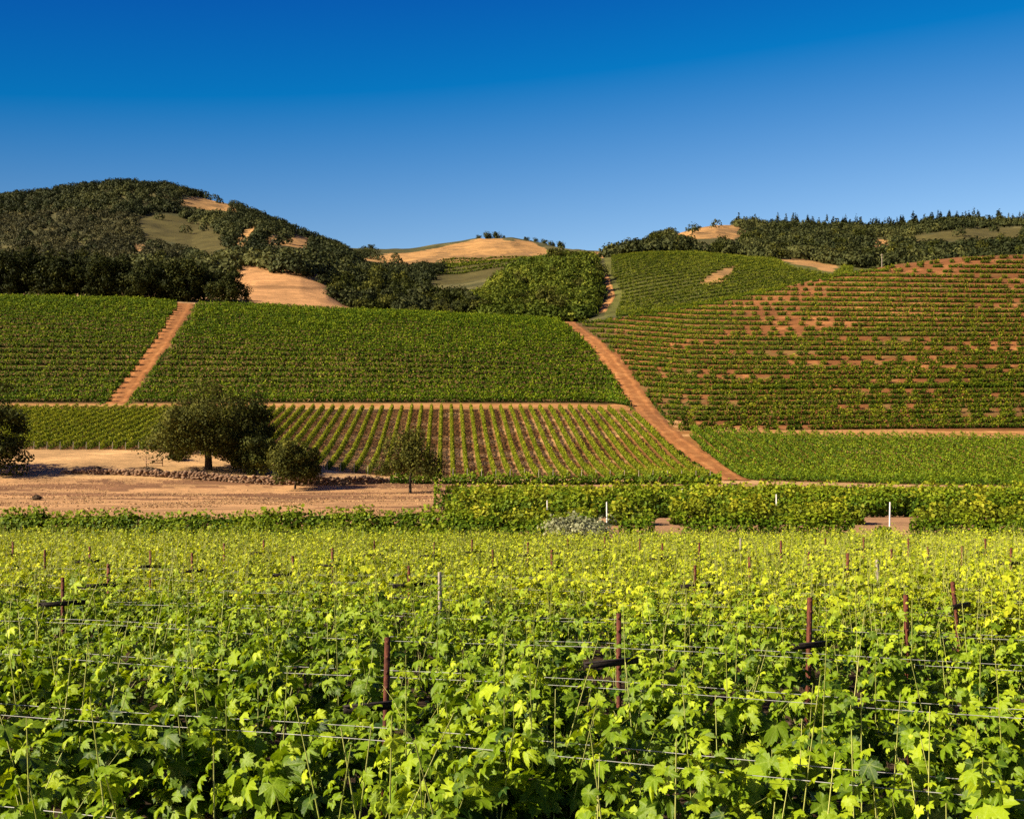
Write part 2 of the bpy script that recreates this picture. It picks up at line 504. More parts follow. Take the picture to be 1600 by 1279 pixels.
GOLD = [  # sunburnt grass on the far hills, as outlines with their depth range
    ([262, 318, 300, 308, 345, 312, 372, 330, 330, 328], 1000, 1700),
    ([360, 385, 372, 368, 400, 350, 412, 348, 398, 362, 376, 390], 900, 1700),
    ([402, 372, 440, 366, 478, 370, 508, 384, 470, 388, 425, 384], 900, 1700),
    ([205, 382, 228, 380, 230, 392, 205, 392], 700, 1700),
    ([540, 404, 660, 392, 760, 372, 830, 378, 870, 396, 780, 404, 720, 410, 600, 412], 1000, 1700),
    ([1045, 372, 1080, 350, 1130, 346, 1170, 362, 1150, 372, 1090, 382], 1050, 1400),
    ([1358, 372, 1395, 376, 1390, 388, 1362, 387], 800, 1600),
    ([1215, 404, 1260, 406, 1312, 416, 1300, 424, 1250, 414], 500, 1000),
    ([1096, 445, 1102, 432, 1126, 420, 1150, 415, 1148, 430, 1122, 443], 480, 900),
    ([885, 396, 945, 394, 950, 404, 900, 404], 900, 1700),
    ([740, 452, 792, 446, 790, 458, 748, 464], 480, 900),
]
OLIVE = [  # pale green open slopes
    ([215, 340, 250, 332, 330, 352, 365, 395, 330, 402, 280, 380, 225, 372], 800, 1600),
    ([1400, 372, 1500, 358, 1600, 356, 1600, 374, 1430, 378], 800, 1600),
    ([670, 446, 695, 418, 760, 404, 880, 400, 890, 410, 800, 424, 745, 452], 700, 1350),
    ([560, 402, 680, 396, 690, 420, 600, 420], 800, 1600),
]


def cover(X, Y, Z):
    px, py = rows_of(X, np.maximum(Y, 1.0), Z)
    n = len(X)
    c = np.empty((n, 3))
    n1 = fbm(X / 7.0, Y / 3.0, 3); n2 = fbm(X / 40.0 + 3, Y / 25.0, 3)
    jx, jy = px + 15 * fbm(X / 22.0, Y / 30.0 + 40, 4), py + 6 * fbm(X / 24.0 + 70, Y / 34.0, 4)
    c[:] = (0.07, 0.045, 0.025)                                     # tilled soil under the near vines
    m = (Y > 56) & (Y <= 168)
    dry = np.where((px < 705)[:, None], (0.45, 0.25, 0.108), (0.36, 0.20, 0.095))
    c[m] = dry[m]
    w = m & (px < 720) & (n1 * 0.7 + n2 * 0.9 + 0.9 * fbm(X / 40.0 + 11, Y / 5.0, 2) > 0.07)
    c[w] = (0.22, 0.110, 0.052)
    m = (Y > 168) & (Y <= 208)
    c[m] = (0.52, 0.31, 0.13)
    ys = [np.interp(px, a[:, 0], a[:, 1]) for a, b in STN[:8]]
    m = (Y > ys[3]) & (Y <= ys[5])
    c[m] = (0.34, 0.165, 0.050)
    w = m & (px > 640)
    c[w] = (0.27, 0.125, 0.036)  # shadow between the right-hand striped rows, painted into the soil colour
    w = m & (n1 + n2 > 0.12)
    c[w] = (0.42, 0.235, 0.090)
    m = (Y > ys[5]) & (Y <= ys[7] + 6)
    c[m] = (0.20, 0.080, 0.026)
    w = m & (n1 + 0.8 * n2 > 0.18)
    c[w] = (0.28, 0.120, 0.040)
    w = m & (n1 - n2 > 0.16) & (px > 900)
    c[w] = (0.19, 0.105, 0.033)
    w = m & (px < 960)
    c[w] = c[w] * 0.35 + np.array((0.11, 0.085, 0.030)) * 0.65
    m = (Y > ys[7] + 6) & (Y < 3000)
    far = (0.075, 0.072, 0.026)
    c[m] = far
    w = m & (n2 > 0.08)
    c[w] = (0.115, 0.10, 0.036)
    w = m & (Y < 640) & (px > 365) & (px < 545) & (py > 405)
    c[w] = (0.45, 0.235, 0.092)
    c[w] *= (1 + 0.16 * np.sin(Y[w] * 1.1 + 0.02 * X[w]))[:, None] * np.where(np.abs(py[w] - 449 - 0.02 * (px[w] - 440)) < 2.2, 0.6, 1.0)[:, None]
    w = m & (Y < 530) & (px <= 380)
    c[w] = (0.45, 0.28, 0.13)
    w = m & (Y > 470) & (Y < 960) & (px > 944)
    c[w] = (0.105, 0.105, 0.024)
    for poly, y0, y1 in OLIVE:
        w = m & (Y > y0) & (Y < y1) & inpoly(jx, jy, poly)
        c[w] = (0.088, 0.074, 0.022)
    for poly, y0, y1 in GOLD:
        w = m & (Y > y0) & (Y < y1) & inpoly(jx, jy, poly)
        c[w] = (0.41, 0.225, 0.078)
        w2 = w & (fbm(X / 28.0 + 3, Y / 60.0 + 8, 3) + 0.5 * n1 > 0.06)
        c[w2] = (0.25, 0.145, 0.055)
    m = Y >= 3000
    c[m] = (0.11, 0.11, 0.06)
    return c * (0.78 * (1 + 0.3 * n1 + 0.3 * n2))[:, None]


def ground_mat():
    m, n, l, p, out = nmat('ground_cover')
    at = n.new('ShaderNodeAttribute'); at.attribute_name = 'cover'
    tc = n.new('ShaderNodeTexCoord')
    f = None
    mp = n.new('ShaderNodeMapping'); mp.inputs['Scale'].default_value = (0.35, 1.0, 1.0)
    l.new(tc.outputs['Object'], mp.inputs['Vector'])
    nz = []
    for sc, src in ((1.6, mp.outputs[0]), (0.25, mp.outputs[0]), (0.05, tc.outputs['Object'])):
        k = n.new('ShaderNodeTexNoise'); k.inputs['Scale'].default_value = sc; k.inputs['Detail'].default_value = 5; k.inputs['Roughness'].default_value = 0.7
        l.new(src, k.inputs['Vector'])
        r = n.new('ShaderNodeMapRange'); r.inputs[1].default_value = 0.3; r.inputs[2].default_value = 0.7
        r.inputs[3].default_value = 0.72; r.inputs[4].default_value = 1.28
        l.new(k.outputs['Fac'], r.inputs[0])
        nz.append(k)
        if f is None:
            f = r.outputs[0]
        else:
            q = n.new('ShaderNodeMath'); q.operation = 'MULTIPLY'
            l.new(f, q.inputs[0]); l.new(r.outputs[0], q.inputs[1]); f = q.outputs[0]
    sc = n.new('ShaderNodeVectorMath'); sc.operation = 'SCALE'
    l.new(at.outputs['Color'], sc.inputs[0]); l.new(f, sc.inputs['Scale'])
    l.new(sc.outputs[0], p.inputs['Base Color'])
    p.inputs['Roughness'].default_value = 0.95
    p.inputs['Specular IOR Level'].default_value = 0.08
    b = n.new('ShaderNodeBump'); b.inputs['Strength'].default_value = 0.7; b.inputs['Distance'].default_value = 0.25
    l.new(nz[0].outputs['Fac'], b.inputs['Height']); l.new(b.outputs[0], p.inputs['Normal'])
    return m


def build_ground():
    a_in = np.arctan((np.arange(-260, 1861, 3.0) - 800) / FPX)
    a_out = np.linspace(a_in[-1], 2 * math.pi + a_in[0], 90)[1:-1]
    ang = np.concatenate([a_in, a_out])
    rr = np.concatenate([np.array([0.6, 2, 4, 7]), np.linspace(10, 60, 26), np.linspace(62, 290, 170), np.linspace(292, 640, 150),
                         np.linspace(646, 1600, 170), np.linspace(1620, 2400, 30), np.geomspace(2500, 26000, 22)])
    # rings run at constant depth inside the view and as circles elsewhere
    wv = np.clip((ang - a_in[0]) / 1e-9, 0, 1)
    inside = (ang <= a_in[-1] + 1e-9)
    A, R = np.meshgrid(ang, rr)
    D = np.where(inside[None], R / np.maximum(np.cos(A), 0.2), R / math.cos(a_in[-1]))
    X, Y = D * np.sin(A), D * np.cos(A)
    # outside the view the valley side carries on as it is at the picture's edge, settling to level ground behind
    dev = np.where(A > math.pi, 2 * math.pi - A + abs(a_in[0]) - abs(a_in[0]), A)
    dev = np.clip((dev - a_in[-1]) / rad(75), 0, 1)
    right = A <= math.pi
    ea = np.where(inside[None], A, np.where(right, a_in[-1], a_in[0]))
    ex, ey = D * np.sin(ea), D * np.cos(ea)
    Z = ground(ex, ey)
    fade = np.where(inside[None], 1.0, (1 - dev) ** 2 * (3 - 2 * (1 - dev)))
    Z = Z * fade + (-1.0 * np.clip(R / 60, 0, 1)) * (1 - fade)
    n, k = len(rr), len(ang)
    V = np.stack([X, Y, Z], -1).reshape(-1, 3)
    V = np.vstack([V, [[0, 0, 0]]])
    i, j = np.meshgrid(np.arange(n - 1), np.arange(k), indexing='ij')
    j2 = (j + 1) % k
    F = np.stack([i * k + j, (i + 1) * k + j, (i + 1) * k + j2, i * k + j2], -1).reshape(-1, 4)[:, ::-1]
    g = Geo()
    g.add(V, F)
    g.F.append(np.array([(n * k, (q + 1) % k, q) for q in range(k)])[:, ::-1]); g.T.append(np.full(k, .5, np.float32)); g.M.append(np.zeros(k, np.int32))
    o = g.build('ground', ground_mat(), smooth=True)
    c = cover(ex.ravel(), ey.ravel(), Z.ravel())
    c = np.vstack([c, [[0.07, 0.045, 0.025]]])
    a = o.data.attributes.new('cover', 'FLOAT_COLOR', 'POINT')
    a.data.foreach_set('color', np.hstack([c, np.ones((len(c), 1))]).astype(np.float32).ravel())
    tag(o, kind='structure')
    return o


build_ground()


def strip(name, XL, YL, XR, YR, mat, lift=0.14, across=7, sub=6):
    """a track draped over the ground between two edge lines"""
    n = len(XL)
    t = np.arange(0, n - 1 + 1e-6, 1.0 / sub)
    I = lambda a: np.interp(t, np.arange(n), a)
    XL, YL, XR, YR = I(XL), I(YL), I(XR), I(YR)
    w = np.linspace(0, 1, across)
    jl = 2.0 * fbm(t * 1.7, t * 0 + 3, 4); jr = 2.0 * fbm(t * 1.7, t * 0 + 33, 4)
    X = XL[:, None] * (1 - w) + XR[:, None] * w + (jl[:, None] * (1 - w) + jr[:, None] * w)
    Y = YL[:, None] * (1 - w) + YR[:, None] * w
    Z = ground(X, Y) + lift
    edge = (np.abs(w - 0.5) > 0.49)
    Z[:, edge] -= 0.3
    m = len(t)
    V = np.stack([X, Y, Z], -1).reshape(-1, 3)
    i, j = np.meshgrid(np.arange(m - 1), np.arange(across - 1), indexing='ij')
    F = np.stack([i * across + j, i * across + j + 1, (i + 1) * across + j + 1, (i + 1) * across + j], -1).reshape(-1, 4)
    g = Geo(); g.add(V, F)
    o = g.build(name, mat, smooth=True)
    uvl = o.data.uv_layers.new(name='UVMap')
    vi = np.empty(len(o.data.loops), np.int32); o.data.loops.foreach_get('vertex_index', vi)
    uv = np.stack([(vi % across) / (across - 1.0), (vi // across) / 10.0], -1).astype(np.float32)
    uvl.data.foreach_set('uv', uv.ravel())
    # outward side up
    if o.data.polygons[len(o.data.polygons) // 2].normal.z < 0:
        o.data.flip_normals()
    tag(o, kind='structure')
    return o


def track_px(name, T, mat):
    T = np.array(T, float)
    XL, YL = px_to_world(T[:, 0] - T[:, 2], T[:, 1])
    XR, YR = px_to_world(T[:, 0] + T[:, 2], T[:, 1])
    # keep each cross section level in depth, as a graded track is
    Ym = (YL + YR) / 2
    XL, XR = (T[:, 0] - T[:, 2] - 800) / FPX * Ym, (T[:, 0] + T[:, 2] - 800) / FPX * Ym
    return strip(name, XL, Ym, XR, Ym, mat)


def dense(T, n):
    T = np.array(T, float)
    s = np.linspace(0, len(T) - 1, n)
    return np.stack([np.interp(s, np.arange(len(T)), T[:, k]) for k in range(T.shape[1])], -1)


track_px('dirt_track', dense(TR_L, 14), M['track'])
track_px('dirt_track', dense(TR_R, 30), M['track'])
track_px('dirt_track', dense([(946, 428, 4), (951, 447, 6), (957, 462, 7), (946, 477, 9), (938, 489, 9)], 10), M['road'])
xs = np.linspace(-330, 985, 45)
strip('dirt_road', (xs - 800) / FPX * 270.5, np.full(45, 270.5), (xs - 800) / FPX * 282.5, np.full(45, 282.5), M['road'], 0.16)
xs = np.linspace(1082, 2000, 36)
ya = np.interp(xs, [1082, 1100, 1300, 1600], [242, 240.5, 235.5, 235.5]); yb = np.interp(xs, [1082, 1100, 1300, 1600], [249, 247.5, 245.5, 245.5])
strip('dirt_road', (xs - 800) / FPX * ya, ya, (xs - 800) / FPX * yb, yb, M['road'], 0.16)


# ------------------------------------------------------------------ leaf cards in bulk
def leaf_quads(g, P, N, size, rng, tint, mat=0, aspect=(0.55, 1.0)):
    """one kite-shaped leaf cluster per point, facing about N"""
    n = len(P)
    N = norm(N)
    r = norm(np.cross(N, rng.normal(size=(n, 3))))
    b = np.cross(N, r)
    s = size * (0.65 + 0.7 * rng.random(n))
    w = s * rng.uniform(*aspect, n)
    fold = N * (s * 0.18)[:, None]
    V = np.stack([P - r * s[:, None] * 0.5, P - b * w[:, None] * 0.5 + fold, P + r * s[:, None] * 0.55, P + b * w[:, None] * 0.5 + fold], 1).reshape(-1, 3)
    F = np.arange(4 * n).reshape(n, 4)
    g.add(V, F, tint, mat)


def row_leaves(path, h, w, per_m, size, rng, base=0.12, bush=1.6, gap=None, hvar=0.3, bias=(0, 0, 0.35)):
    """leaf clusters of one trained vine row along a ground path (n,3); returns a Geo"""
    g = Geo()
    seg = np.linalg.norm(np.diff(path, axis=0), axis=1)
    L = np.concatenate([[0], np.cumsum(seg)])
    tot = L[-1]
    n = max(int(tot * per_m), 4)
    s = rng.random(n) * tot
    # vines stand one plant at a time along the row
    pl = np.round(s / bush)
    jit = (pl * 0.7548 + rng.random()) % 1.0
    s2 = pl * bush + rng.normal(0, bush * 0.26, n)
    s = np.clip(np.where(rng.random(n) < 0.75, s2, s), 0, tot)
    hh = h * (1 - hvar + 2 * hvar * ((jit * 7.13) % 1.0)) * (0.92 + 0.16 * vnoise(s / 9.0 + 50 * rng.random(), s * 0))
    P = np.stack([np.interp(s, L, path[:, k]) for k in range(3)], -1)
    d = norm(np.stack([np.interp(s, L, np.gradient(path[:, k])) for k in range(3)], -1))
    c = norm(np.cross(d, [0, 0, 1.0]))
    a = rng.uniform(0, 2 * np.pi, n)
    q = np.sqrt(rng.random(n)) * 0.45 + 0.6
    ox = np.cos(a) * w * 0.5 * q
    oz = np.clip(hh * (0.5 + base / 2) + np.sin(a) * hh * (0.5 - base / 2) * q, base * h, None)
    sh = rng.random(n) < 0.06                                     # shoots that stand up out of the hedge
    oz = np.where(sh, hh * rng.uniform(0.9, 1.3, n), oz)
    ox = np.where(sh, ox * 0.5, ox)
    P = P + c * ox[:, None]
    P[:, 2] += oz
    N = c * (np.cos(a) * 0.9)[:, None] + np.array([0, 0, 1.0]) * (np.sin(a) * 0.8)[:, None] + np.array(bias) + rng.normal(0, 0.55, (n, 3))
    tint = np.clip(0.10 + 0.62 * (oz / (h * 1.1)) + rng.normal(0, 0.16, n) + 0.25 * (jit - 0.5), 0, 1)  # lit top and shaded foot of the row put into the leaf tint
    keep = np.ones(n, bool)
    if gap is not None:
        keep = gap(P[:, 0], P[:, 1], (jit * 3.77) % 1.0)
    if keep.sum() < 3:
        return None
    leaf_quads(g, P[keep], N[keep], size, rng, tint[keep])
    return g


ORD = ['zeroth', 'lowest', 'second', 'third', 'fourth', 'fifth', 'sixth', 'seventh', 'eighth', 'ninth', 'tenth', 'eleventh', 'twelfth', 'thirteenth',
       'fourteenth', 'fifteenth', 'sixteenth', 'seventeenth', 'eighteenth', 'nineteenth']
TENS = {2: 'twent', 3: 'thirt', 4: 'fort', 5: 'fift', 6: 'sixt', 7: 'sevent', 8: 'eight', 9: 'ninet'}


def ordinal(i, first='first'):
    if i == 1: return first
    if i < 20: return ORD[i]
    t, u = divmod(i, 10)
    return TENS[t] + ('ieth' if u == 0 else 'y-' + ('first' if u == 1 else ORD[u]))


# ------------------------------------------------------------------ hillside vineyards: rows along the contour
def contour_block(y0f, y1f, t_list, xl, xr, clip, mat, label, group, h, w, per_m, size, seed, gap=None, bush=1.8, hvar=0.3, step=6):
    rng = np.random.default_rng(seed)
    k = 0
    for t in t_list:
        px = np.arange(xl, xr + 1, step, dtype=float)
        Y = y0f(px) + (y1f(px) - y0f(px)) * t
        X = (px - 800) / FPX * Y
        Z = ground(X, Y)
        rx, ry = rows_of(X, Y, Z)
        ok = clip(rx, ry)
        if ok.sum() < 4:
            continue
        i0, i1 = np.argmax(ok), len(ok) - 1 - np.argmax(ok[::-1])
        path = np.stack([X, Y, Z], -1)[i0:i1 + 1]
        g = row_leaves(path, h, w, per_m, size, rng, gap=gap, bush=bush, hvar=hvar)
        if g is None:
            continue
        k += 1
        o = g.build('vine_row', mat)
        tag(o, label % ordinal(k, 'lowest'), 'vine row', group)


sy = lambda i: (lambda px: np.interp(px, STN[i][0][:, 0], STN[i][0][:, 1]))
LOW, HIGH = sy(5), sy(7)
rowsL = np.linspace(0.015, 1.0, 27)
contour_block(LOW, HIGH, rowsL, -240, 300, lambda x, y: x < tr_x(TR_L, y, -1) + 8 + 6 * vnoise(y * 0.9, 0 * y), M['vine_hill'],  # row ends stretched onto the track, standing in for their shadow bands
              'vine row on the hillside left of the narrow track, %s up the slope', 'vine rows on the hillside left of the narrow track',
              1.6, 1.5, 66, 0.44, 11, hvar=0.14, bush=1.5)
contour_block(LOW, HIGH, rowsL, 150, 1010, lambda x, y: (x > tr_x(TR_L, y, 1) + 1) & (x < tr_x(TR_R, y, -1) + 3 * vnoise(y * 0.8, 0 * y)), M['vine_hill'],
              'vine row on the hillside between the two tracks, %s up the slope', 'vine rows on the hillside between the tracks',
              1.6, 1.5, 66, 0.44, 12, hvar=0.14, bush=1.5)


def level_block(rr, xl, xr, clip, mat, label, group, h, w, per_m, size, seed, gap=None, bush=1.8, hvar=0.3, step=6):
    rng = np.random.default_rng(seed)
    for k, r in enumerate(rr, 1):
        px = np.arange(xl, xr + 1, step, dtype=float)
        row = r - 3.0 * np.sin((px - 900) / 260.0 + r / 60.0) - 10.0 * np.clip((1050 - px) / 150, -0.2, 1)
        crest = np.interp(px, STN[7][1][:, 0], STN[7][1][:, 1])
        X, Y = px_to_world(px, np.maximum(row, crest + 1.2))
        ok = clip(px, row) & (row > crest - 4) & (Y < 460) & (Y > 240)
        if ok.sum() < 4:
            continue
        i0, i1 = np.argmax(ok), len(ok) - 1 - np.argmax(ok[::-1])
        X, Y = X[i0:i1 + 1], Y[i0:i1 + 1]
        if len(Y) > 7:
            Y = np.convolve(np.pad(Y, 3, mode='edge'), np.ones(7) / 7, 'valid')
            X = (px[i0:i1 + 1] - 800) / FPX * Y
        g = row_leaves(np.stack([X, Y, ground(X, Y)], -1), h, w, per_m, size, rng, gap=gap, bush=bush, hvar=hvar)
        if g is None:
            continue
        o = g.build('vine_row', mat)
        tag(o, label % ordinal(k, 'lowest'), 'vine row', group)


def gapR(X, Y, j):
    d = fbm((X + 0.7 * Y) / 26.0 + 5, (Y - 0.12 * X) / 9.0, 3) + 0.5 * fbm((X - Y) / 11.0, (Y + 0.3 * X) / 4.5 + 50, 2)
    px = 800 + FPX * X / Y
    thin = np.clip((px - 960) / 250, 0, 1)
    return ~((d > 0.56 - 0.12 * thin) | (j < 0.02 + 0.10 * thin))


level_block(np.concatenate([np.arange(669, 600, -8.2), np.arange(602, 396, -7.4)]), 905, 2000, lambda x, y: x > tr_x(TR_R, y, 1) - 5 * vnoise(y * 0.7, 0 * y), M['vine_dry'],
              'patchy vine row on the orange soil hill, %s up the slope', 'patchy vine rows on the orange hill',
              1.2, 1.2, 72, 0.40, 13, gap=gapR, bush=1.8, hvar=0.25)


def gapU(X, Y, j):
    rx, ry = rows_of(X, Y, ground(X, Y))
    return ~(inpoly(rx, ry, [1100, 441, 1104, 434, 1126, 423, 1146, 418, 1143, 428, 1120, 440]) | inpoly(rx, ry, [1205, 402, 1260, 402, 1320, 416, 1300, 432, 1240, 420]) | (rx < np.interp(ry, [395, 430, 460, 492], [946, 956, 972, 962])))


contour_block(lambda px: px * 0 + 790, lambda px: px * 0 + 1120, np.linspace(0, 1, 9), 668, 860, lambda x, y: (x > 690 + (y - 400) * -0.4) & (x < 880 - (y - 400) * 2.6), M['vine_old'],
              'thin terrace row below the golden central hill, %s up the slope', 'terrace rows below the golden hill', 1.6, 3.0, 9, 1.3, 15, bush=3, step=8)
contour_block(lambda px: np.interp(px, [940, 1000, 1100, 1330], [452, 446, 448, 458]), lambda px: np.interp(px, [940, 1080, 1330], [740, 752, 730]),
              np.linspace(0, 1, 30), 948, 1345, lambda x, y: (x > np.interp(y, [395, 430, 460, 490], [948, 953, 966, 956])) & (x < 1335) & ~inpoly(x, y, GOLD[8][0]) , M['vine_old'],
              'distant vine row on the smooth green hill, %s up the slope', 'vine rows on the smooth green hill behind', 1.3, 2.9, 50, 0.5, 14, gap=gapU, bush=2.5, step=8)


# ------------------------------------------------------------------ vineyards with rows running up the slope (striped block and the fuller one beside it)
DIRX = -0.06


def striped():
    rng = np.random.default_rng(21)
    sp = 2.42
    out = []
    for i in range(-95, 95):
        x0 = i * sp
        Y = np.arange(178, 271, 1.0)
        X = x0 + (Y - 180) * DIRX
        Z = ground(X, Y)
        px, py = rows_of(X, Y, Z)
        lo = sy(3)(px) + 0.5
        hi = sy(4)(px) - 1.5
        left = px < tr_x(TR_R, py, -1) - 1.0
        right = px > tr_x(TR_R, py, 1) + 1.0
        for side, ok in (('l', left & (Y > lo) & (Y < hi) & (np.median(px) > -150) & (px > -400)), ('r', right & (Y > lo - 4) & (Y < hi) & (np.median(px) < 1800) & (px > 1080))):
            if ok.sum() < 6:
                continue
            a, b = np.argmax(ok), len(ok) - 1 - np.argmax(ok[::-1])
            out.append((side, np.stack([X, Y, Z], -1)[a:b + 1], rng.integers(1 << 30)))
    return out


ROW_ENDS = []
st = striped()
nl = [q for q in st if q[0] == 'l'][::-1]
nr = [q for q in st if q[0] == 'r']
for k, (s, path, seed) in enumerate(nl, 1):
    rng = np.random.default_rng(seed)
    g = row_leaves(path, 1.2, 0.74, 125, 0.25, rng, bush=1.5, hvar=0.15, base=0.08)
    o = g.build('vine_row', M['vine_lime'])
    tag(o, 'vine row running up the striped slope, %s left of the wide track' % ordinal(k), 'vine row', 'vine rows of the striped block')
    ROW_ENDS.append((path[0], k))
for k, (s, path, seed) in enumerate(nr, 1):
    rng = np.random.default_rng(seed)
    g = row_leaves(path, 1.5, 0.8, 80, 0.28, rng, bush=1.5, hvar=0.22)
    o = g.build('vine_row', M['vine_mid'])
    tag(o, 'leafy vine row below the orange hill, %s right of the wide track' % ordinal(k), 'vine row', 'vine rows below the orange hill')


# ------------------------------------------------------------------ hedgerows of vines beyond the near field
def hedge(X0, Y0, X1, Y1, h, w, per_m, size, mat, label, group, seed, gap=None):
    rng = np.random.default_rng(seed)
    t = np.linspace(0, 1, 40)
    X, Y = X0 + (X1 - X0) * t, Y0 + (Y1 - Y0) * t + 0.6 * np.sin(t * 9 + seed)
    path = np.stack([X, Y, ground(X, Y)], -1)
    g = row_leaves(path, h, w, per_m, size, rng, gap=gap, bush=1.4, hvar=0.12 if X0 < -20 else 0.28, base=0.05, bias=(-0.15, -0.1, 0.4))
    o = g.build('vine_row', mat)
    tag(o, label, 'vine row', group)
    return o


GH = 'hedge-like vine rows beyond the near field'
hedge(-44, 65, -2.5, 67, 1.45, 1.7, 800, 0.21, M['vine_mid'], 'long green vine row bordering the dry grass field', GH, 31)
hedge(-46, 57, -3, 59, 1.05, 1.5, 500, 0.21, M['vine_mid'], 'low vine row in front of the one bordering the dry field', GH, 32)


def gap_soil(X, Y, j):
    px = 800 + FPX * X / Y + 34 * (j - 0.5) + 16 * (vnoise(X * 1.7, Y * 2.1) - 0.5)
    return ~(((px > 1022) & (px < 1060)) | ((px > 1342) & (px < 1425)) | ((px > 940) & (px < 965)))


hedge(-4.2, 66, 46, 66, 1.35, 1.5, 420, 0.20, M['vine_hill'], 'dark green vine row with gaps of bare soil around the white post', GH, 33, gap_soil)
gh = [(75.5, -3.7, 1.5), (86, -4.6, 2.0), (96, -5.8, 2.1), (107, -7.6, 2.1), (120, -6.5, 1.75), (134, -6.2, 1.4), (150, -9.0, 1.05)]
for k, (Y, x0, h) in enumerate(gh, 2):
    hedge(x0, Y, 0.58 * Y, Y + 1.0, h - 0.22, 1.8, int(420 - 1.5 * Y), 0.20 + Y / 1100, M['vine_lime'] if k % 2 == 0 else M['vine_mid'],
          'vine row in the level block behind the silvery bush, %s from near side' % ordinal(k), GH, 33 + k, gap_soil if k == 2 else None)
hedge(-18.5, 166, 32, 167, 1.3, 1.5, 150, 0.36, M['vine_mid'], 'dark hedge-like vine row right below the ends of the striped rows', GH, 45)


# ------------------------------------------------------------------ the near vineyard
def leaf_template(outline):
    """outline: (angle from tip, radius, height) for one half; returns verts and fan faces, petiole at the origin, tip along +x"""
    half = [(a, r, z) for a, r, z in outline if 0 < a < 180]
    pts = [outline[0]] + half + [(-a, r, z) for a, r, z in half[::-1]]
    V = [(0, 0, 0)] + [(r * math.cos(rad(a)), r * math.sin(rad(a)), z) for a, r, z in pts]
    n = len(pts)
    F = [(0, i + 1, (i + 1) % n + 1) for i in range(n) if not (abs(pts[i][0]) > 160 and abs(pts[(i + 1) % n][0]) > 160)]
    vein = [1.0] + [1.0 if p[2] < -0.05 and p[1] > 0.44 else 0.0 for p in pts]
    return np.array(V, float), np.array(F), np.array(vein)


HI = leaf_template([(0, .66, -.10), (7, .56, -.02), (12, .60, -.03), (20, .50, .02), (25, .53, .02), (33, .37, .05), (42, .47, .0), (49, .50, -.02), (58, .60, -.09),
                    (67, .52, -.02), (73, .54, 0), (82, .42, .04), (88, .44, .04), (96, .34, .05), (108, .42, .0), (120, .50, -.08), (130, .43, -.01), (138, .45, .0),
                    (150, .36, .03), (160, .40, .04), (172, .16, .03)])
MIDL = leaf_template([(0, .64, -.10), (16, .50, .0), (33, .37, .05), (58, .58, -.09), (78, .46, .02), (96, .36, .05), (120, .48, -.08), (148, .38, .02), (172, .16, .03)])
LOWL = (np.array([(-0.25, 0, 0), (0.1, -0.5, 0.10), (0.6, 0, -0.06), (0.1, 0.5, 0.10)], float), np.array([(0, 1, 2), (0, 2, 3)]), np.zeros(4))


def place_leaves(g, tmpl, P, N, T, size, tint, rng):
    V, F, vein = tmpl
    n = len(P)
    if n == 0:
        return
    N = norm(N)
    T = norm(T - N * (T * N).sum(-1, keepdims=True))
    B = np.cross(N, T)
    cup = rng.normal(1.2, 1.3, n)
    W = np.empty((n, len(V), 3))
    lx = V[None, :, 0] * (1 + 0.15 * rng.normal(size=(n, 1))); ly = V[None, :, 1] * (1 + 0.12 * rng.normal(size=(n, 1)))
    r2 = V[None, :, 0] ** 2 + V[None, :, 1] ** 2
    lz = V[None, :, 2] * 1.2 - 0.38 * cup[:, None] * r2 + 0.28 * rng.normal(size=(n, 1)) * V[None, :, 1] * np.abs(V[None, :, 1]) + 0.3 * rng.normal(size=(n, 1)) * V[None, :, 0] * V[None, :, 1]
    W = P[:, None] + size[:, None, None] * (lx[..., None] * T[:, None] + ly[..., None] * B[:, None] + lz[..., None] * N[:, None])
    FF = (F[None] + (np.arange(n) * len(V))[:, None, None]).reshape(-1, 3)
    g.add(W.reshape(-1, 3), FF, np.repeat(tint, len(F)), 0, np.tile(vein, n))


SUNV = np.array(SUN)
RD = norm(np.array([-0.950, 0.313, 0.0]))                       # along the near rows
RC = np.array([RD[1], -RD[0], 0.0])                             # across them, away from the camera
if RC[1] < 0: RC = -RC


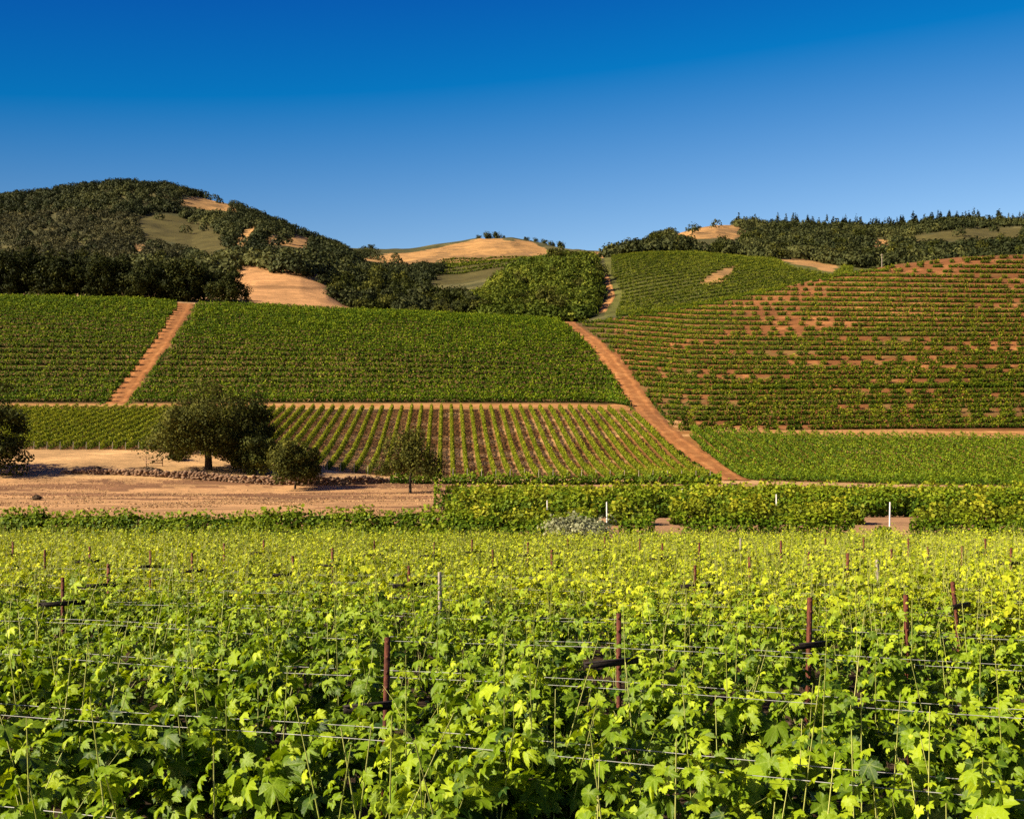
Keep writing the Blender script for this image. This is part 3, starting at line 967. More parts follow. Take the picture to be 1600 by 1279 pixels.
def near_row(k, yc):
    """row k crossing the view axis at depth yc"""
    rng = np.random.default_rng(500 + k)
    # part of the row inside the view and a little beyond
    t = np.arange(-60, 60, 0.5)
    X, Y = RD[0] * t, yc + RD[1] * t
    ok = (Y > 2.2) & (Y < 50.0) & (np.abs(X) < 0.53 * Y + 1.6)
    if ok.sum() < 4:
        return None
    t0, t1 = t[ok].min(), t[ok].max()
    L = t1 - t0
    near = yc < 12
    ns = int(L * (30 if yc < 14 else 34 if yc < 30 else 32))
    s = t0 + rng.random(ns) * L
    base = np.stack([RD[0] * s, yc + RD[1] * s, np.zeros(ns)], -1) + RC * rng.normal(0, 0.22, ns)[:, None]
    base[:, 2] = ground(base[:, 0], base[:, 1]) + rng.uniform(0.82, 1.25, ns)
    if near:
        lowb = rng.random(ns) < 0.33
        base[:, 2] -= np.where(lowb, rng.uniform(0.25, 0.8, ns), 0)
    vig = 0.58 + 0.8 * vnoise(s / 1.7 + 13 * k, np.full(ns, 3.0 + k))
    ln = rng.uniform(0.5, 1.05, ns) * vig
    ln = ln * np.clip(1.0 - (base[:, 1] - 28) / 110, 0.75, 1.0)
    tall = rng.random(ns) < 0.19
    ln = np.where(tall, rng.uniform(0.9, 1.2, ns) * np.clip(1.0 - (base[:, 1] - 22) / 70, 0.6, 1.0), ln)
    lean = RC[None] * rng.normal(0, 0.6, ns)[:, None] + RD[None] * rng.normal(0, 0.25, ns)[:, None]
    lean = np.where(tall[:, None], lean * 0.45, lean)
    d0 = norm(lean + np.array([0, 0, 1.0]))
    droop = np.where(tall, 0.02, rng.uniform(0.0, 0.35, ns))
    # leaves
    nl_ = 15 if yc < 14 else 12 if yc < 30 else 9
    tau = (np.arange(nl_)[None] + rng.random((ns, nl_))) / nl_
    tau = 0.02 + tau * 0.98
    side = norm(lean * np.array([1, 1, 0]) + 1e-3)

    def pos(tt, idx=slice(None)):
        q = base[idx, None] + (ln[idx, None] * tt)[..., None] * d0[idx, None] + (ln[idx, None] * droop[idx, None] * tt ** 2)[..., None] * (side[idx, None] * 0.8)
        q[..., 2] -= ln[idx, None] * droop[idx, None] * 0.9 * tt ** 2
        return q
    P = pos(tau)
    az = rng.uniform(0, 2 * np.pi, (ns, nl_))
    outd = np.stack([np.cos(az), np.sin(az), np.zeros_like(az)], -1)
    pet = rng.uniform(0.05, 0.13, (ns, nl_)) * (1.15 - 0.6 * tau)
    P = P + outd * pet[..., None] + np.array([0, 0, 0.03]) + outd * 0.02
    P = P.reshape(-1, 3); outd = outd.reshape(-1, 3)
    tau = tau.ravel()
    n = len(P)
    N = np.array([0, 0, 0.75]) + 0.55 * SUNV + 0.45 * outd + rng.normal(0, 0.42, (n, 3))
    T = outd + np.array([0, 0, -0.45]) + rng.normal(0, 0.35, (n, 3))
    size = np.clip(rng.normal(np.interp(P[:, 1], [6, 8, 11, 18, 30], [0.165, 0.145, 0.122, 0.102, 0.10]), 0.040, n), 0.045, 0.25) * (1.12 - 0.62 * tau ** 2)
    tallr = np.repeat(tall, nl_)
    size = np.where(tallr & (tau > 0.4), size * 0.6, size)
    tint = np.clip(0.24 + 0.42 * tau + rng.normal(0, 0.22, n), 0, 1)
    root = empty('vine_row', (0, yc, gz(0, yc)))
    off = np.array([0, yc, gz(0, yc)])
    depth = P[:, 1]
    g = Geo()
    hi = (depth < 10.5); mi = (depth >= 10.5) & (depth < 20); lo = depth >= 20
    grow = np.where(lo, 1.0, 1.0)
    for sel, tm in ((hi, HI), (mi, MIDL), (lo, LOWL)):
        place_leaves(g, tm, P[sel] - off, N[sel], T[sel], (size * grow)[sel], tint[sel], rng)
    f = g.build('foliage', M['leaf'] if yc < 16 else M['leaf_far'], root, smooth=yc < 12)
    # canes
    g = Geo()
    segs = 5 if yc < 18 else 2
    tt = np.linspace(0, 1.03, segs + 1)
    C = pos(np.broadcast_to(tt, (ns, segs + 1))) - off
    r = (np.where(tall, 0.0062, 0.0045) if yc < 18 else np.full(ns, 0.006))[:, None] * (1.1 - 0.6 * tt)[None]
    th = np.array([0, 2.094, 4.189])
    ring = np.stack([np.cos(th), np.sin(th), 0 * th], -1)
    V = C[:, :, None] + r[..., None, None] * ring[None, None]
    b = (np.arange(ns) * (segs + 1) * 3)[:, None, None]
    i = np.arange(segs)[None, :, None]; j = np.arange(3)[None, None]
    q = b + i * 3
    F = np.stack([q + j, q + (j + 1) % 3, q + 3 + (j + 1) % 3, q + 3 + j], -1).reshape(-1, 4)
    g.add(V.reshape(-1, 3), F)
    o = g.build('canes', M['cane'], root)
    tag(o, kind='stuff')
    # trunks and cordon of the nearest rows
    if yc < 13:
        g = Geo()
        tube(g, [np.array((RD[0] * q, RD[1] * q, 0.9 + 0.03 * math.sin(q * 3) + gz(RD[0] * q, yc + RD[1] * q) - off[2])) for q in np.arange(t0, t1, 0.6)], 0.022, 0.02, 6)
        g.build('cordon', M['trunkv'], root)
        for q in np.arange(t0 + 0.4, t1, 1.55):
            g = Geo()
            z0 = gz(RD[0] * q, yc + RD[1] * q) - off[2]
            tube(g, [(RD[0] * q + 0.03, RD[1] * q, z0 - 0.1), (RD[0] * q - 0.03, RD[1] * q + 0.03, z0 + 0.45), (RD[0] * q, RD[1] * q, z0 + 0.91)], 0.04, 0.026, 7)
            g.build('trunk', M['trunkv'], root)
    return root, t0, t1


yk = [4.6 + 2.35 * i for i in range(28)]
yk = [y for y in yk]
NEAR = []
k = 0
for i, y in enumerate(yk):
    r = near_row(i, y)
    if r is None:
        continue
    k += 1
    NEAR.append((i, y, r))
    nm = {1: 'nearest vine row with the biggest lobed leaves at the bottom edge'}.get(k, 'leafy yellowish vine row of the near field, %s from the bottom edge' % ordinal(k))
    tag(r[0], nm, 'vine row', 'vine rows of the near field')
# rows that cross the view axis nearer than the camera but show in the corner
for i, y in ((-1, 2.25),):
    r = near_row(40, y)
    if r: tag(r[0], 'vine row cut by the bottom left corner, mostly below the picture', 'vine row', 'vine rows of the near field')

# wires: a pair on each near row
for i, y, (root, t0, t1) in NEAR:
    if y > 23:
        continue
    for s, nm in ((-0.17, 'front'), (0.17, 'rear')):
        g = Geo()
        pts = []
        for q in np.arange(t0, t1 + 0.2, 0.8):
            p = np.array([RD[0] * q, y + RD[1] * q, 0.0]) + RC * s
            p[2] = gz(p[0], p[1]) + 1.56 + 0.02 * math.sin(q * 0.9 + i)
            pts.append(p)
        tube(g, pts, 0.0026, 0.0026, 5)
        o = g.build('trellis_wire', M['wire'])
        tag(o, 'pale %s wire over the near vines, %s pair from the bottom edge' % (nm, ordinal(i + 1)), 'wire', 'trellis wires over the near vines')


# steel stakes with cross arms; (photo column, row of the top, side the arm shows, look)
def stake_depth(top, zt=2.02):
    return (ZC - zt) / ((top - YH) / FPX - 0.0239)


STAKES = [(597, 1020, 1, 'rust'), (967, 978, 1, 'rust'), (1261, 950, 1, 'rust'), (1423, 945, 0, 'rust'), (1514, 922, 1, 'tilt'), (98, 915, 1, 'rust'),
          (687, 905, 0, 'pale'), (169, 890, 1, 'rust'), (639, 893, 1, 'rust'), (70, 862, 0, 'rust'), (1085, 893, 1, 'rust'), (1264, 866, 1, 'rust'),
          (1326, 868, 1, 'rust'), (1376, 882, 0, 'pale'), (1393, 860, 1, 'rust'), (1172, 876, 0, 'rust'), (1450, 856, 1, 'rust'), (1502, 853, 0, 'rust'),
          (1578, 858, 1, 'rust'), (770, 861, 1, 'rust'), (863, 862, 1, 'rust'), (676, 846, 1, 'rust'), (1035, 848, 1, 'rust'), (1093, 847, 1, 'rust'),
          (1157, 838, 1, 'pale'), (1221, 843, 1, 'rust'), (738, 840, 1, 'rust'), (825, 846, 1, 'rust'), (945, 835, 1, 'rust'), (888, 838, 1, 'rust'),
          (140, 855, 1, 'rust'), (300, 868, 1, 'rust'), (235, 864, 1, 'rust'), (464, 872, 1, 'rust'), (585, 843, 1, 'rust'), (410, 842, 1, 'rust'), (350, 848, 0, 'rust'),
          (520, 858, 1, 'rust'), (1000, 838, 0, 'rust'), (1290, 838, 1, 'rust'), (1350, 836, 1, 'rust'), (1420, 838, 0, 'rust'), (1540, 838, 1, 'rust'), (20, 845, 1, 'rust')]


def near_word(px, top):
    h = 'far left' if px < 220 else 'left' if px < 480 else 'left of centre' if px < 720 else 'centre' if px < 900 else 'right of centre' if px < 1120 else 'right' if px < 1400 else 'far right'
    return h


cnt = {}
for i, (px, top, arm, look) in enumerate(STAKES):
    Y = stake_depth(top)
    X = (px - 800) / FPX * Y
    z = gz(X, Y)
    root = empty('trellis_post', (X, Y, z))
    rng = np.random.default_rng(900 + i)
    if look == 'tilt' or rng.random() < 0.3:
        root.rotation_euler = (rng.normal(0, 0.03), -0.09 if look == 'tilt' else rng.normal(0, 0.03), 0)
    g = Geo()
    mm = M['pale_post'] if look == 'pale' else M['rust']
    # T-section steel stake
    R = rotz(0.25 + rng.normal(0, 0.3))
    if look == 'pale':
        tube(g, [(0, 0, -0.3), (0.01, 0, 1.0), (0, 0, 2.02)], 0.034, 0.028, 8)
    else:
        box(g, (0, 0, 0.85), (0.046, 0.010, 2.34), R)
        box(g, R @ np.array((0, 0.028, 0.85)), (0.012, 0.045, 2.32), R, 0.5)
        for q in np.arange(0.3, 2.0, 0.12):
            box(g, R @ np.array((0, -0.010, q)), (0.022, 0.012, 0.03), R)
    g.build('stake', mm, root)
    if arm:
        g = Geo()
        a = rad(33) + rng.normal(0, 0.12)
        R = rotz(a)
        za = (1.52 if Y < 13 else 1.66) + rng.normal(0, 0.03)
        off = 0.10 if i != 0 else 0.05
        c = R @ np.array((-off * rng.random() * 2, -0.05, 0))
        box(g, (c[0], c[1], za), (0.62, 0.012, 0.055), R)
        box(g, (c[0], c[1] + 0.0, za + 0.030), (0.62, 0.05, 0.010), R)
        g.build('crossarm', M['arm'], root)
    dist = 'big' if top > 940 else 'mid-distance' if top > 865 else 'small far'
    what = {'rust': 'rusty stake', 'pale': 'pale weathered stake', 'tilt': 'leaning rusty stake'}[look]
    key = (dist, what, near_word(px, top), arm)
    cnt.setdefault(key, []).append((root, px))
for (dist, what, hw, arm), L in cnt.items():
    L.sort(key=lambda q: q[1])
    for j, (root, px) in enumerate(L):
        lab = '%s %s %s, %s near vines' % (dist, what, 'with crossarm' if arm else 'without crossarm', hw)
        if len(L) > 1:
            lab += ', %s from left' % ordinal(j + 1)
        tag(root, lab, 'trellis post', 'trellis posts of the near field')

# white posts in the level block and row-end posts
for (px, Y, h, lab) in ((1390, 69, 2.1, 'tall white post standing in the bare soil gap of the vine row'), (948, 72, 1.9, 'white post beside the silvery bush'),
                        (1213, 80, 1.9, 'white post among the level vines, halfway between silvery bush and bare gap'), (1066, 96, 2.3, 'short white post right of the silvery bush'),
                        (855, 79, 2.0, 'white post among vines left of the silvery bush')):
    X = (px - 800) / FPX * Y
    z = gz(X, Y)
    g = Geo()
    tube(g, [(0, 0, -0.3), (0.01, 0, h * 0.5), (0.03 if px > 1300 else 0, 0, h)], 0.052, 0.045, 8)
    o = g.build('fence_post', M['white_post']); o.location = (X, Y, z)
    tag(o, lab, 'post', 'white posts in the level block')
gp = Geo()
tube(gp, [(0, 0, -0.2), (0, 0, 0.8), (0.02, 0, 1.55)], 0.06, 0.05, 6)
pm = gp.mesh('row_end_post', [M['pale_post']])
for p, k in ROW_ENDS:
    if 800 + FPX * p[0] / p[1] < -40: continue
    o = bpy.data.objects.new('row_end_post', pm); COL.objects.link(o)
    o.location = (p[0], p[1] - 0.7, gz(p[0], p[1] - 0.7))
    tag(o, 'pale post ending a striped vine row, %s left of the wide track' % ordinal(k), 'post', 'row end posts of the striped block')


# ------------------------------------------------------------------ trees
def tree_geo(seed, H, W, cb, nclump, nleaf, ls, tr, lean=0.0, flat=1.0, rough=0.25, skirt=0.0):
    """trunk Geo and crown Geo of a broad-leaved tree of height H, crown width W, crown base at cb*H"""
    rng = np.random.default_rng(seed)
    gt, gc = Geo(), Geo()
    top = np.array([lean, 0, H * max(cb + 0.12, 0.25)])
    mid = top * 0.5 + np.array([rng.normal(0, tr * 0.5), rng.normal(0, tr * 0.5), 0])
    tube(gt, [(0, 0, -0.5), (0, 0, 0.15), mid, top], tr * 1.25, tr * 0.75, 9)
    cz = H * (cb + (1 - cb) * 0.45)
    C = []
    while len(C) < nclump:
        v = rng.normal(size=3); v /= np.linalg.norm(v)
        r = rng.random() ** 0.42
        if v[2] < -0.25 - skirt:
            continue
        lump = 1 + rough * (2 * vnoise(v[0] * 2.1 + seed, v[1] * 2.1 + v[2] * 2.7 + 9) - 1)
        p = np.array([v[0] * W / 2, v[1] * W / 2, v[2] * (H * (1 - cb) * (0.55 if v[2] > 0 else 0.45)) * flat]) * r * lump * 0.86
        C.append(p + np.array([lean, 0, cz]))
    C = np.array(C)
    for i in range(min(9, nclump)):
        e = C[i]
        m = top * 0.5 + e * 0.5 + np.array([0, 0, -0.06 * H])
        tube(gt, [top * 0.93, m, e], tr * 0.42, tr * 0.08, 5, cap=False)
    rc = W * 0.5 / (nclump ** (1 / 3.0)) * 0.92
    q = rng.normal(size=(nclump, nleaf, 3))
    q = norm(q)
    rr = rc * (0.45 + 0.65 * rng.random((nclump, nleaf, 1)) ** 0.7) * (0.6 + 0.8 * rng.random((nclump, 1, 1)))
    P = C[:, None] + q * rr * np.array([1.15, 1.15, 0.8])
    N = q + 0.25 * norm(C - np.array([lean, 0, cz]))[:, None] + np.array([0, 0, 0.25]) + rng.normal(0, 0.45, q.shape)
    ct = rng.normal(0, 0.13, (nclump, 1))
    tint = np.clip(0.45 + ct + rng.normal(0, 0.16, (nclump, nleaf)), 0, 1)
    P = P.reshape(-1, 3)
    z0, z1 = np.percentile(P[:, 2], 0.5), np.percentile(P[:, 2], 99.7)
    zb = H * cb * 0.9
    f = lambda z: zb + (z - z0) / (z1 - z0) * (H - zb)
    kx = W / max(np.percentile(P[:, 0], 99.5) - np.percentile(P[:, 0], 0.5), 0.1)
    P[:, 2] = np.maximum(f(P[:, 2]), 0.12)
    P[:, 0] = lean + (P[:, 0] - np.median(P[:, 0])) * kx
    P[:, 1] *= kx
    leaf_quads(gc, P, N.reshape(-1, 3), ls, rng, tint.ravel())
    return gt, gc


def tree(name, px, Y, geo, mat, label, cat, group=None, rot=0.0, dz=0.0, X=None):
    X = (px - 800) / FPX * Y if X is None else X
    root = empty(name, (X, Y, gz(X, Y) + dz))
    root.rotation_euler.z = rot
    gt, gc = geo
    gt.build('trunk', M['bark'], root, smooth=True)
    gc.build('crown', mat, root)
    tag(root, label, cat, group)
    return root


tree('oak_tree', 326, 180, tree_geo(1, 14.2, 17.6, 0.17, 150, 190, 0.34, 0.62, -0.4, rough=0.38, skirt=0.1), M['oak'], 'big spreading oak with thick trunk above the stone wall', 'tree')
tree('oak_tree', 392, 184, tree_geo(2, 12.6, 9.6, 0.10, 75, 190, 0.34, 0.35, 0.3, rough=0.35, skirt=0.3), M['oak_dark'], 'dark oak crowding the right side of the big spreading oak', 'tree')
tree('oak_tree', 408, 175, tree_geo(12, 6.4, 6.6, 0.02, 50, 150, 0.30, 0.2, 0.0, rough=0.4, skirt=0.6), M['oak_dark'], 'low bushy oak between the big oak and the round tree', 'tree')
tree('oak_tree', 376, 178, tree_geo(14, 4.4, 5.0, 0.02, 28, 80, 0.34, 0.15, 0.0, rough=0.4, skirt=0.6), M['oak'], 'low scrubby oak at the foot of the big oak, right of its trunk', 'tree')
tree('oak_tree', 461, 158, tree_geo(3, 7.3, 7.0, 0.17, 60, 190, 0.27, 0.16, 0.0, rough=0.15, skirt=0.25), M['oak'], 'neat round young oak with thin trunk in front of the stone wall', 'tree')
tree('oak_tree', 641, 151, tree_geo(4, 9.0, 9.6, 0.25, 60, 150, 0.26, 0.2, 0.1, rough=0.4), M['oak'], 'small loose oak with forked trunk standing alone on dry grass', 'tree')
tree('oak_tree', -12, 172, tree_geo(5, 14.2, 11.5, 0.04, 95, 110, 0.42, 0.5, 0.0, rough=0.4, skirt=0.5), M['oak_dark'], 'dark oak cut off by the left edge of the dry field', 'tree')
tree('oak_tree', -95, 176, tree_geo(6, 13.0, 12.0, 0.06, 70, 90, 0.45, 0.5, 0.0, rough=0.4, skirt=0.4), M['oak_dark'], 'dark oak outside the left edge beside the cut-off oak', 'tree')

# oaks along the top of the left hillside
PR = [tree_geo(40 + q, 22.5, 23.0, 0.02, 90, 90, 0.85, 0.7, 0.0, rough=0.4, skirt=0.5) for q in range(4)]
PRm = [(a.mesh('trunk', [M['bark']], True), b.mesh('crown', [M['oak_grove']])) for q, (a, b) in enumerate(PR)]
OL = [(-60, 455, 1.0), (4, 452, 1.02), (52, 462, 1.05), (92, 452, 1.0), (128, 463, 0.98), (160, 450, 0.92), (196, 456, 0.9), (222, 447, 0.82), (254, 455, 0.98), (290, 452, 0.92), (318, 462, 0.8), (357, 446, 0.74)]
OLAB = ['dark oak of the hilltop grove just outside the left edge', 'dark oak of the hilltop grove at the left edge']
for i, (px, Y, s) in enumerate(OL):
    ma, mb = PRm[i % 4]
    X = (px - 800) / FPX * Y
    r = empty('oak_tree', (X, Y, gz(X, Y) - 2.2))
    r.scale = (s * (0.92 if i % 3 else 1.05), s, s); r.rotation_euler.z = i * 1.3
    for nm, me in (('trunk', ma), ('crown', mb)):
        c = bpy.data.objects.new(nm, me); COL.objects.link(c); c.parent = r
    lab = OLAB[i] if i < 2 else ('rounded oak at the right end of the hilltop grove, beside the golden mound' if i == len(OL) - 1 else
                                 'dark oak in the grove on top of the left hillside, %s from the right end' % ordinal(len(OL) - i))
    tag(r, lab, 'tree', 'oaks of the hilltop grove')

# woodland on the hills behind: single trees where the photo lets one tell them apart
LOWP = []
for q in range(6):
    gt, gc = tree_geo(60 + q, 9.0, 9.5, 0.08, 26, 34, 0.95, 0.28, 0.0, rough=0.35, skirt=0.4)
    LOWP.append((gt, gc))


def proto(q, mat):
    gt, gc = LOWP[q]
    g = Geo()
    for s_, mi in ((gt, 1), (gc, 0)):
        for V, F, T in zip(s_.V, s_.F, s_.T):
            pass
    # join crown and trunk of a far tree, too small in the picture to show its parts
    off = 0
    for s_, mi in ((gc, 0), (gt, 1)):
        V = np.concatenate(s_.V)
        for F, T in zip(s_.F, s_.T):
            g.F.append(F + off); g.T.append(T); g.M.append(np.full(len(F), mi, np.int32))
        g.V.append(V); g.A.append(np.zeros(len(V), np.float32)); off += len(V); g.n = off
    return g.mesh('oak_tree', [mat, M['bark']])


def scatter(poly, y0, y1, n, smin, smax, mats, label, group, seed, name='oak_tree', sep=0.8):
    rng = np.random.default_rng(seed)
    P = np.array(poly, float).reshape(-1, 2)
    me = [proto(q, mats[q % len(mats)]) for q in range(6)]
    got, tries = [], 0
    lo, hi = P.min(0), P.max(0)
    while len(got) < n and tries < 60:
        tries += 1
        px = rng.uniform(lo[0], hi[0], 600); Y = rng.uniform(y0, y1, 600)
        X = (px - 800) / FPX * Y
        Z = ground(X, Y)
        rx, ry = rows_of(X, Y, Z)
        ok = inpoly(rx, ry, P) & seen(X, Y, 6.0)
        for q, a, b in GOLD + OLIVE:
            ok &= ~(inpoly(rx, ry, q) | inpoly(rx, ry - 6.5 * FPX / Y, q))
        for x, y, z in zip(X[ok], Y[ok], Z[ok]):
            if len(got) >= n: break
            s = rng.uniform(smin, smax)
            if all((x - a) ** 2 + (y - b) ** 2 > (sep * 4.7 * (s + c)) ** 2 * 0.55 for a, b, c in got):
                got.append((x, y, s))
                o = bpy.data.objects.new(name, me[rng.integers(6)]); COL.objects.link(o)
                o.location = (x, y, z - 0.3); o.rotation_euler.z = rng.uniform(0, 6.28)
                o.scale = (s * rng.uniform(0.9, 1.15), s * rng.uniform(0.9, 1.15), s * rng.uniform(0.85, 1.15))
                tag(o, label, 'tree', group)
    return len(got)


ng = []
ng.append(scatter([490, 450, 510, 428, 560, 424, 610, 440, 660, 458, 745, 474, 745, 500, 600, 500, 545, 482, 500, 456], 480, 900, 95, 0.7, 1.25, [M['oak_dark'], M['oak'], M['wood_far']],
                  'dark rounded oak in the wooded hollow behind the broad vine hillside', 'oaks filling the wooded hollow', 71))
ng.append(scatter([745, 474, 800, 428, 870, 412, 920, 414, 932, 436, 928, 470, 915, 505, 740, 505], 500, 760, 100, 0.7, 1.35, [M['oak_green'], M['oak'], M['oak_green']],
                  'light green bushy oak on the steep knoll left of the smooth green hill', 'bushy oaks on the knoll', 72))
ng.append(scatter([955, 400, 1040, 378, 1180, 366, 1400, 366, 1600, 360, 1640, 400, 1330, 424, 1280, 410, 1100, 396], 760, 1250, 95, 0.9, 1.5, [M['oak'], M['oak_dark'], M['wood_far']],
                  'dark oak in the wood between the smooth green hill and the ridge', 'oaks below the far right ridge', 73, sep=0.7))


def woodland(name, poly, y0, y1, n, size, mat, seed, excl=(), conifer=False, faces=110):
    rng = np.random.default_rng(seed)
    P = np.array(poly, float).reshape(-1, 2)
    lo, hi = P.min(0), P.max(0)
    X, Y = np.zeros(0), np.zeros(0)
    for _ in range(40):
        px = rng.uniform(lo[0], hi[0], 6000); y = rng.uniform(y0, y1, 6000); x = (px - 800) / FPX * y
        z = ground(x, y)
        rx, ry = rows_of(x, y, z)
        ok = inpoly(rx, ry, P) & seen(x, y, 5.0)
        ok &= fbm(x / 55.0, y / 90.0, 2) < 0.30
        for q, a, b in excl:
            ok &= ~((inpoly(rx, ry, q) | inpoly(rx, ry - 0.75 * size * FPX / y, q)) & (y > 560) & (rng.random(len(y)) > 0.02))
        X, Y = np.append(X, x[ok]), np.append(Y, y[ok])
        if len(X) >= n: break
    X, Y = X[:n], Y[:n]
    m = len(X)
    Z = ground(X, Y)
    s = size * (rng.uniform(0.6, 1.25, m) if not conifer else rng.uniform(0.45, 1.4, m))
    q = norm(rng.normal(size=(m, faces, 3)))
    q[..., 2] = np.abs(q[..., 2]) * 1.2 - 0.35
    if conifer:
        u = rng.random((m, faces))
        a = rng.uniform(0, 6.28, (m, faces))
        q = np.stack([np.cos(a) * (1 - u) * 0.6, np.sin(a) * (1 - u) * 0.6, u * 1.75 - 0.2], -1)
    lump = 0.7 + 0.5 * rng.random((m, faces, 1))
    C = np.stack([X, Y, Z + s * 0.35], -1)
    Pt = C[:, None] + q * lump * s[:, None, None] * 0.62
    N = q + np.array([0, 0, 0.25]) + rng.normal(0, 0.4, q.shape)
    tint = np.clip(0.45 + (0.9 * fbm(X / 70.0 + 31, Y / 120.0, 2))[:, None] + rng.normal(0, 0.15, (m, 1)) + rng.normal(0, 0.12, (m, faces)), 0, 1)
    g = Geo()
    leaf_quads(g, Pt.reshape(-1, 3), N.reshape(-1, 3), size * (0.21 if not conifer else 0.2), rng, tint.ravel())
    o = g.build(name, mat)
    tag(o, kind='stuff')
    return o, m


EX = GOLD + OLIVE
SCRUB = [0, 338, 110, 330, 215, 338, 235, 375, 300, 395, 330, 405, 0, 405, -300, 405, -300, 345]
o, n1 = woodland('woodland', [-420, 330, 0, 290, 200, 272, 320, 305, 420, 345, 540, 392, 560, 440, 480, 440, 380, 412, 350, 440, 0, 470, -420, 470], 560, 1530, 4800, 9.0, M['wood_far'], 81, EX + [(SCRUB, 0, 0)])
tag(o, 'far oak woodland covering the rounded mountain', 'woodland')
o, n6 = woodland('scrub', SCRUB, 700, 1500, 1700, 6.0, M['scrub'], 86, EX[:4] + EX[11:12])
tag(o, 'grey-brown brush on the lower face of the rounded mountain', 'scrub')
o, n2 = woodland('woodland', [930, 410, 1040, 368, 1160, 345, 1400, 340, 1600, 330, 2000, 325, 2000, 430, 1340, 425, 1250, 408, 1100, 396], 760, 1530, 2600, 10.0, M['wood_far'], 82, EX)
tag(o, 'far oak woodland under the long right ridge', 'woodland')
o, n3 = woodland('woodland', [540, 420, 560, 392, 700, 420, 690, 440, 800, 420, 890, 405, 900, 430, 740, 460, 600, 440], 700, 1400, 230, 7.0, M['wood_far'], 83, [EX[4], EX[13]])
tag(o, 'scattered dark scrub below the golden central hill', 'woodland')
o, n5 = woodland('scrub', [742, 470, 800, 422, 870, 404, 925, 406, 936, 440, 930, 475, 915, 506, 740, 506], 490, 760, 900, 6.5, M['oak_green'], 85)
tag(o, 'bushy green scrub between the trees of the knoll', 'scrub')
o, n4 = woodland('conifer_wood', [1120, 372, 1150, 345, 1200, 350, 1380, 352, 1440, 336, 1600, 330, 2000, 330, 2000, 362, 1600, 362, 1380, 372], 1380, 1530, 360, 10.5, M['wood_far'], 84, EX, True, 90)
tag(o, 'dark conifers along the skyline of the right ridge', 'woodland')
print('trees', ng, n1, n2, n3, n4)

# dark trees on the skyline of the golden central hill
skl = [(748, 1495, .9), (762, 1490, 1.3), (775, 1490, 1.45), (786, 1495, 1.1), (822, 1480, 1.0), (836, 1480, 1.1), (850, 1480, 1.2), (862, 1470, 1.1), (876, 1470, 1.5), (570, 1490, 1.0), (580, 1490, 1.1),
       (322, 1495, 1.0), (374, 1495, 1.5), (380, 1490, 1.3)]
mes = [proto(q, M['wood_far']) for q in range(6)]
for i, (px, Y, s) in enumerate(skl):
    X = (px - 800) / FPX * Y
    o = bpy.data.objects.new('oak_tree', mes[i % 6]); COL.objects.link(o)
    o.location = (X, Y, gz(X, Y) - 0.4); o.scale = (s, s, s); o.rotation_euler.z = i
    where = 'the clump atop the golden hill' if i < 4 else 'the line right of the golden hilltop' if i < 9 else 'the dip left of the golden hill' if i < 11 else 'the bare ridge of the mountain'
    gi = i + 1 if i < 4 else i - 3 if i < 9 else i - 8 if i < 11 else i - 10
    tag(o, 'tiny skyline tree, %s in %s' % (ordinal(gi), where), 'tree', 'skyline trees')

# ------------------------------------------------------------------ stone wall, rails, bushes, pole
rng = np.random.default_rng(91)
g = Geo()
wx = np.linspace(96, 632, 400)
wyr = np.interp(wx, [96, 200, 300, 420, 540, 632], [739, 742, 748, 757, 757, 753])
WX, WY = px_to_world(wx, wyr)
WY = np.convolve(np.pad(WY, 12, mode='edge'), np.ones(25) / 25, 'valid')
WX = (wx - 800) / FPX * WY
WZ = ground(WX, WY)
hgt = np.interp(wx, [96, 150, 250, 420, 560, 632], [0.3, 0.7, 0.95, 1.15, 1.1, 0.5])
ico = norm(np.array([(x, y, z) for x in (-1, 1) for y in (-1, 1) for z in (-1, 1)] + [(1.5, 0, 0), (-1.5, 0, 0), (0, 1.5, 0), (0, -1.5, 0), (0, 0, 1.5), (0, 0, -1.5)], float))
icF = []
for f in ((8, 4, 6, 7, 5), (9, 0, 1, 3, 2), (10, 2, 3, 7, 6), (11, 0, 4, 5, 1), (12, 1, 5, 7, 3), (13, 0, 2, 6, 4)):
    for a in range(4):
        icF.append((f[0], f[1 + a], f[1 + (a + 1) % 4]))
icF = np.array(icF)
nst = 1900
si = rng.random(nst) * (len(wx) - 1)
I = lambda a: np.interp(si, np.arange(len(wx)), a)
sh_ = rng.random(nst)
size = rng.uniform(0.16, 0.36, nst)
ctr = np.stack([I(WX), I(WY) + rng.normal(0, 0.22, nst), I(WZ) + sh_ * I(hgt) * (0.8 + 0.4 * vnoise(si / 3, si * 0))], -1)
V = ctr[:, None] + ico[None] * (size[:, None, None] * np.stack([rng.uniform(0.8, 1.4, nst), rng.uniform(0.7, 1.1, nst), rng.uniform(0.55, 0.9, nst)], -1)[:, None]) * rng.uniform(0.85, 1.15, (nst, 14, 1))
g.add(V.reshape(-1, 3), (icF[None] + (np.arange(nst) * 14)[:, None, None]).reshape(-1, 3))
tag(g.build('stone_wall', M['stone']), 'low dry-stone wall running in front of the oaks above the dry field', 'wall')

X0, Y0 = px_to_world([241], [728])
X0, Y0 = float(X0[0]), float(Y0[0])
r = empty('wooden_rail', (X0, Y0, gz(X0, Y0)))
for sx in (-1.35, 1.35):
    g = Geo(); tube(g, [(sx, 0, -0.3), (sx, 0, 1.35)], 0.09, 0.08, 7); g.build('post', M['plank'], r)
for z in (0.55, 0.95):
    g = Geo(); box(g, (0, -0.1, z), (3.0, 0.06, 0.14)); g.build('rail', M['plank'], r)
tag(r, 'small wooden rail fence standing on the sandy terrace left of the big oak', 'fence')


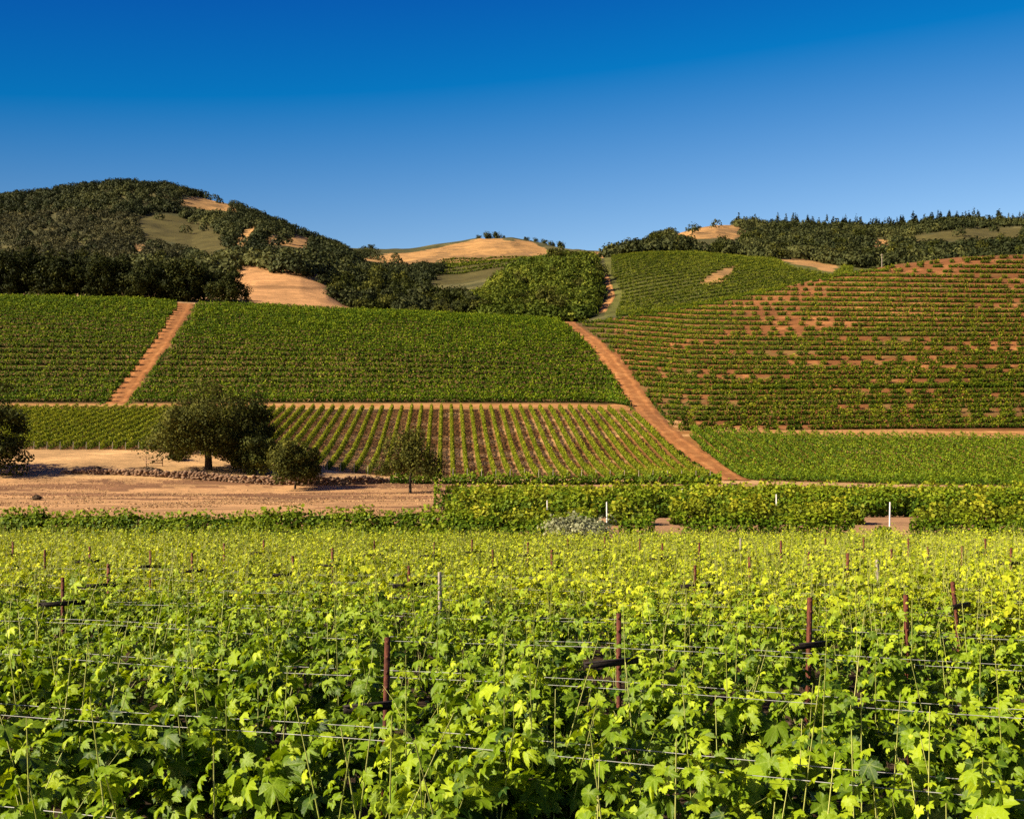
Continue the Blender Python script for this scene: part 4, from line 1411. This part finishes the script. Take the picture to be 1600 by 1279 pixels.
def bush(name, px, py, h, w, mat, label, seed, n=26, ls=0.3, Y=None, cat='bush'):
    if Y is None:
        X, Y = [float(q[0]) for q in px_to_world([px], [py])]
    else:
        X = (px - 800) / FPX * Y
    gt, gc = tree_geo(seed, h * 1.1, w, 0.0, n, 60, ls, 0.05, 0, rough=0.5, skirt=0.8)
    root = empty(name, (X, Y, gz(X, Y)))
    gt.build('stems', M['bark'], root); gc.build('foliage', mat, root)
    tag(root, label, cat)


bush('bush', 276, 719, 1.3, 3.4, M['oak_dark'], 'dark low bush right of the wooden rail fence', 101)
bush('bush', 239, 739, 0.9, 2.9, M['brush'], 'brown brush heap below the wooden rail fence', 102)
bush('bush', 152, 737, 0.7, 1.8, M['brush'], 'small brown brush heap near the left end of the stone wall', 103, 16)
bush('bush', 304, 741, 1.0, 1.6, M['brush'], 'small brown weed tuft at the stone wall left of the big oak', 104, 14)
bush('bush', 57, 781, 0.55, 1.1, M['brush'], 'tiny dark weed tuft alone on the dry field', 105, 10, 0.2)
bush('olive_bush', 905, 0, 1.7, 4.0, M['silver'], 'silvery green bush in front of the level vine rows', 106, 60, 0.17, Y=61.5)
bush('bush', 1380, 0, 0.8, 1.2, M['vine_lime'], 'small green sucker plant in the bare gap by the tall white post', 107, 10, 0.2, Y=65)

X, Y = (1378 - 800) / FPX * 452, 452
r = empty('utility_pole', (X, Y, gz(X, Y)))
g = Geo(); tube(g, [(0, 0, -0.5), (0, 0, 7.5)], 0.19, 0.14, 7); g.build('pole', M['pale_post'], r)
g = Geo(); box(g, (0, -0.2, 6.9), (1.6, 0.12, 0.14)); g.build('crossbar', M['pale_post'], r)
tag(r, 'lone pale utility pole on the crest of the orange hill', 'pole')

# dry grass tufts of the field and terrace
rng = np.random.default_rng(95)
n = 26000
px = rng.uniform(-250, 712, n); Y = rng.uniform(68, 168, n)
X = (px - 800) / FPX * Y
k = (fbm(X / 9.0, Y / 4.0, 3) > -0.05)
X, Y = X[k], Y[k]
P = np.stack([X, Y, ground(X, Y) + 0.06], -1)
g = Geo()
leaf_quads(g, P, np.array([0, -0.8, 0.25]) + rng.normal(0, 0.5, P.shape), 0.24, rng, np.clip(rng.normal(0.5, 0.25, len(P)), 0, 1), aspect=(0.2, 0.5))
tag(g.build('dry_grass', M['straw']), 'dry straw-coloured grass of the field', 'grass', kind='stuff')

# weeds along the track verges
rng = np.random.default_rng(97)
g = Geo()
for T in (TR_L, TR_R):
    for side in (-1, 1):
        n = 1500
        r = rng.uniform(T[0, 1], T[-1, 1], n)
        px = tr_x(T, r, side) + side * rng.normal(-0.5, 2.2, n)
        X, Y = px_to_world(px, r)
        k = fbm(X / 4.0, Y / 8.0, 2) > -0.08
        X, Y = X[k], Y[k]
        P = np.stack([X, Y, ground(X, Y) + rng.uniform(0.1, 0.4, len(X))], -1)
        leaf_quads(g, P, np.array([0, -0.6, 0.6]) + rng.normal(0, 0.5, P.shape), 0.45, rng, np.clip(rng.normal(0.35, 0.25, len(P)), 0, 1))
tag(g.build('weeds', M['vine_dry']), 'weeds on the verges of the dirt tracks', 'weeds', kind='stuff')
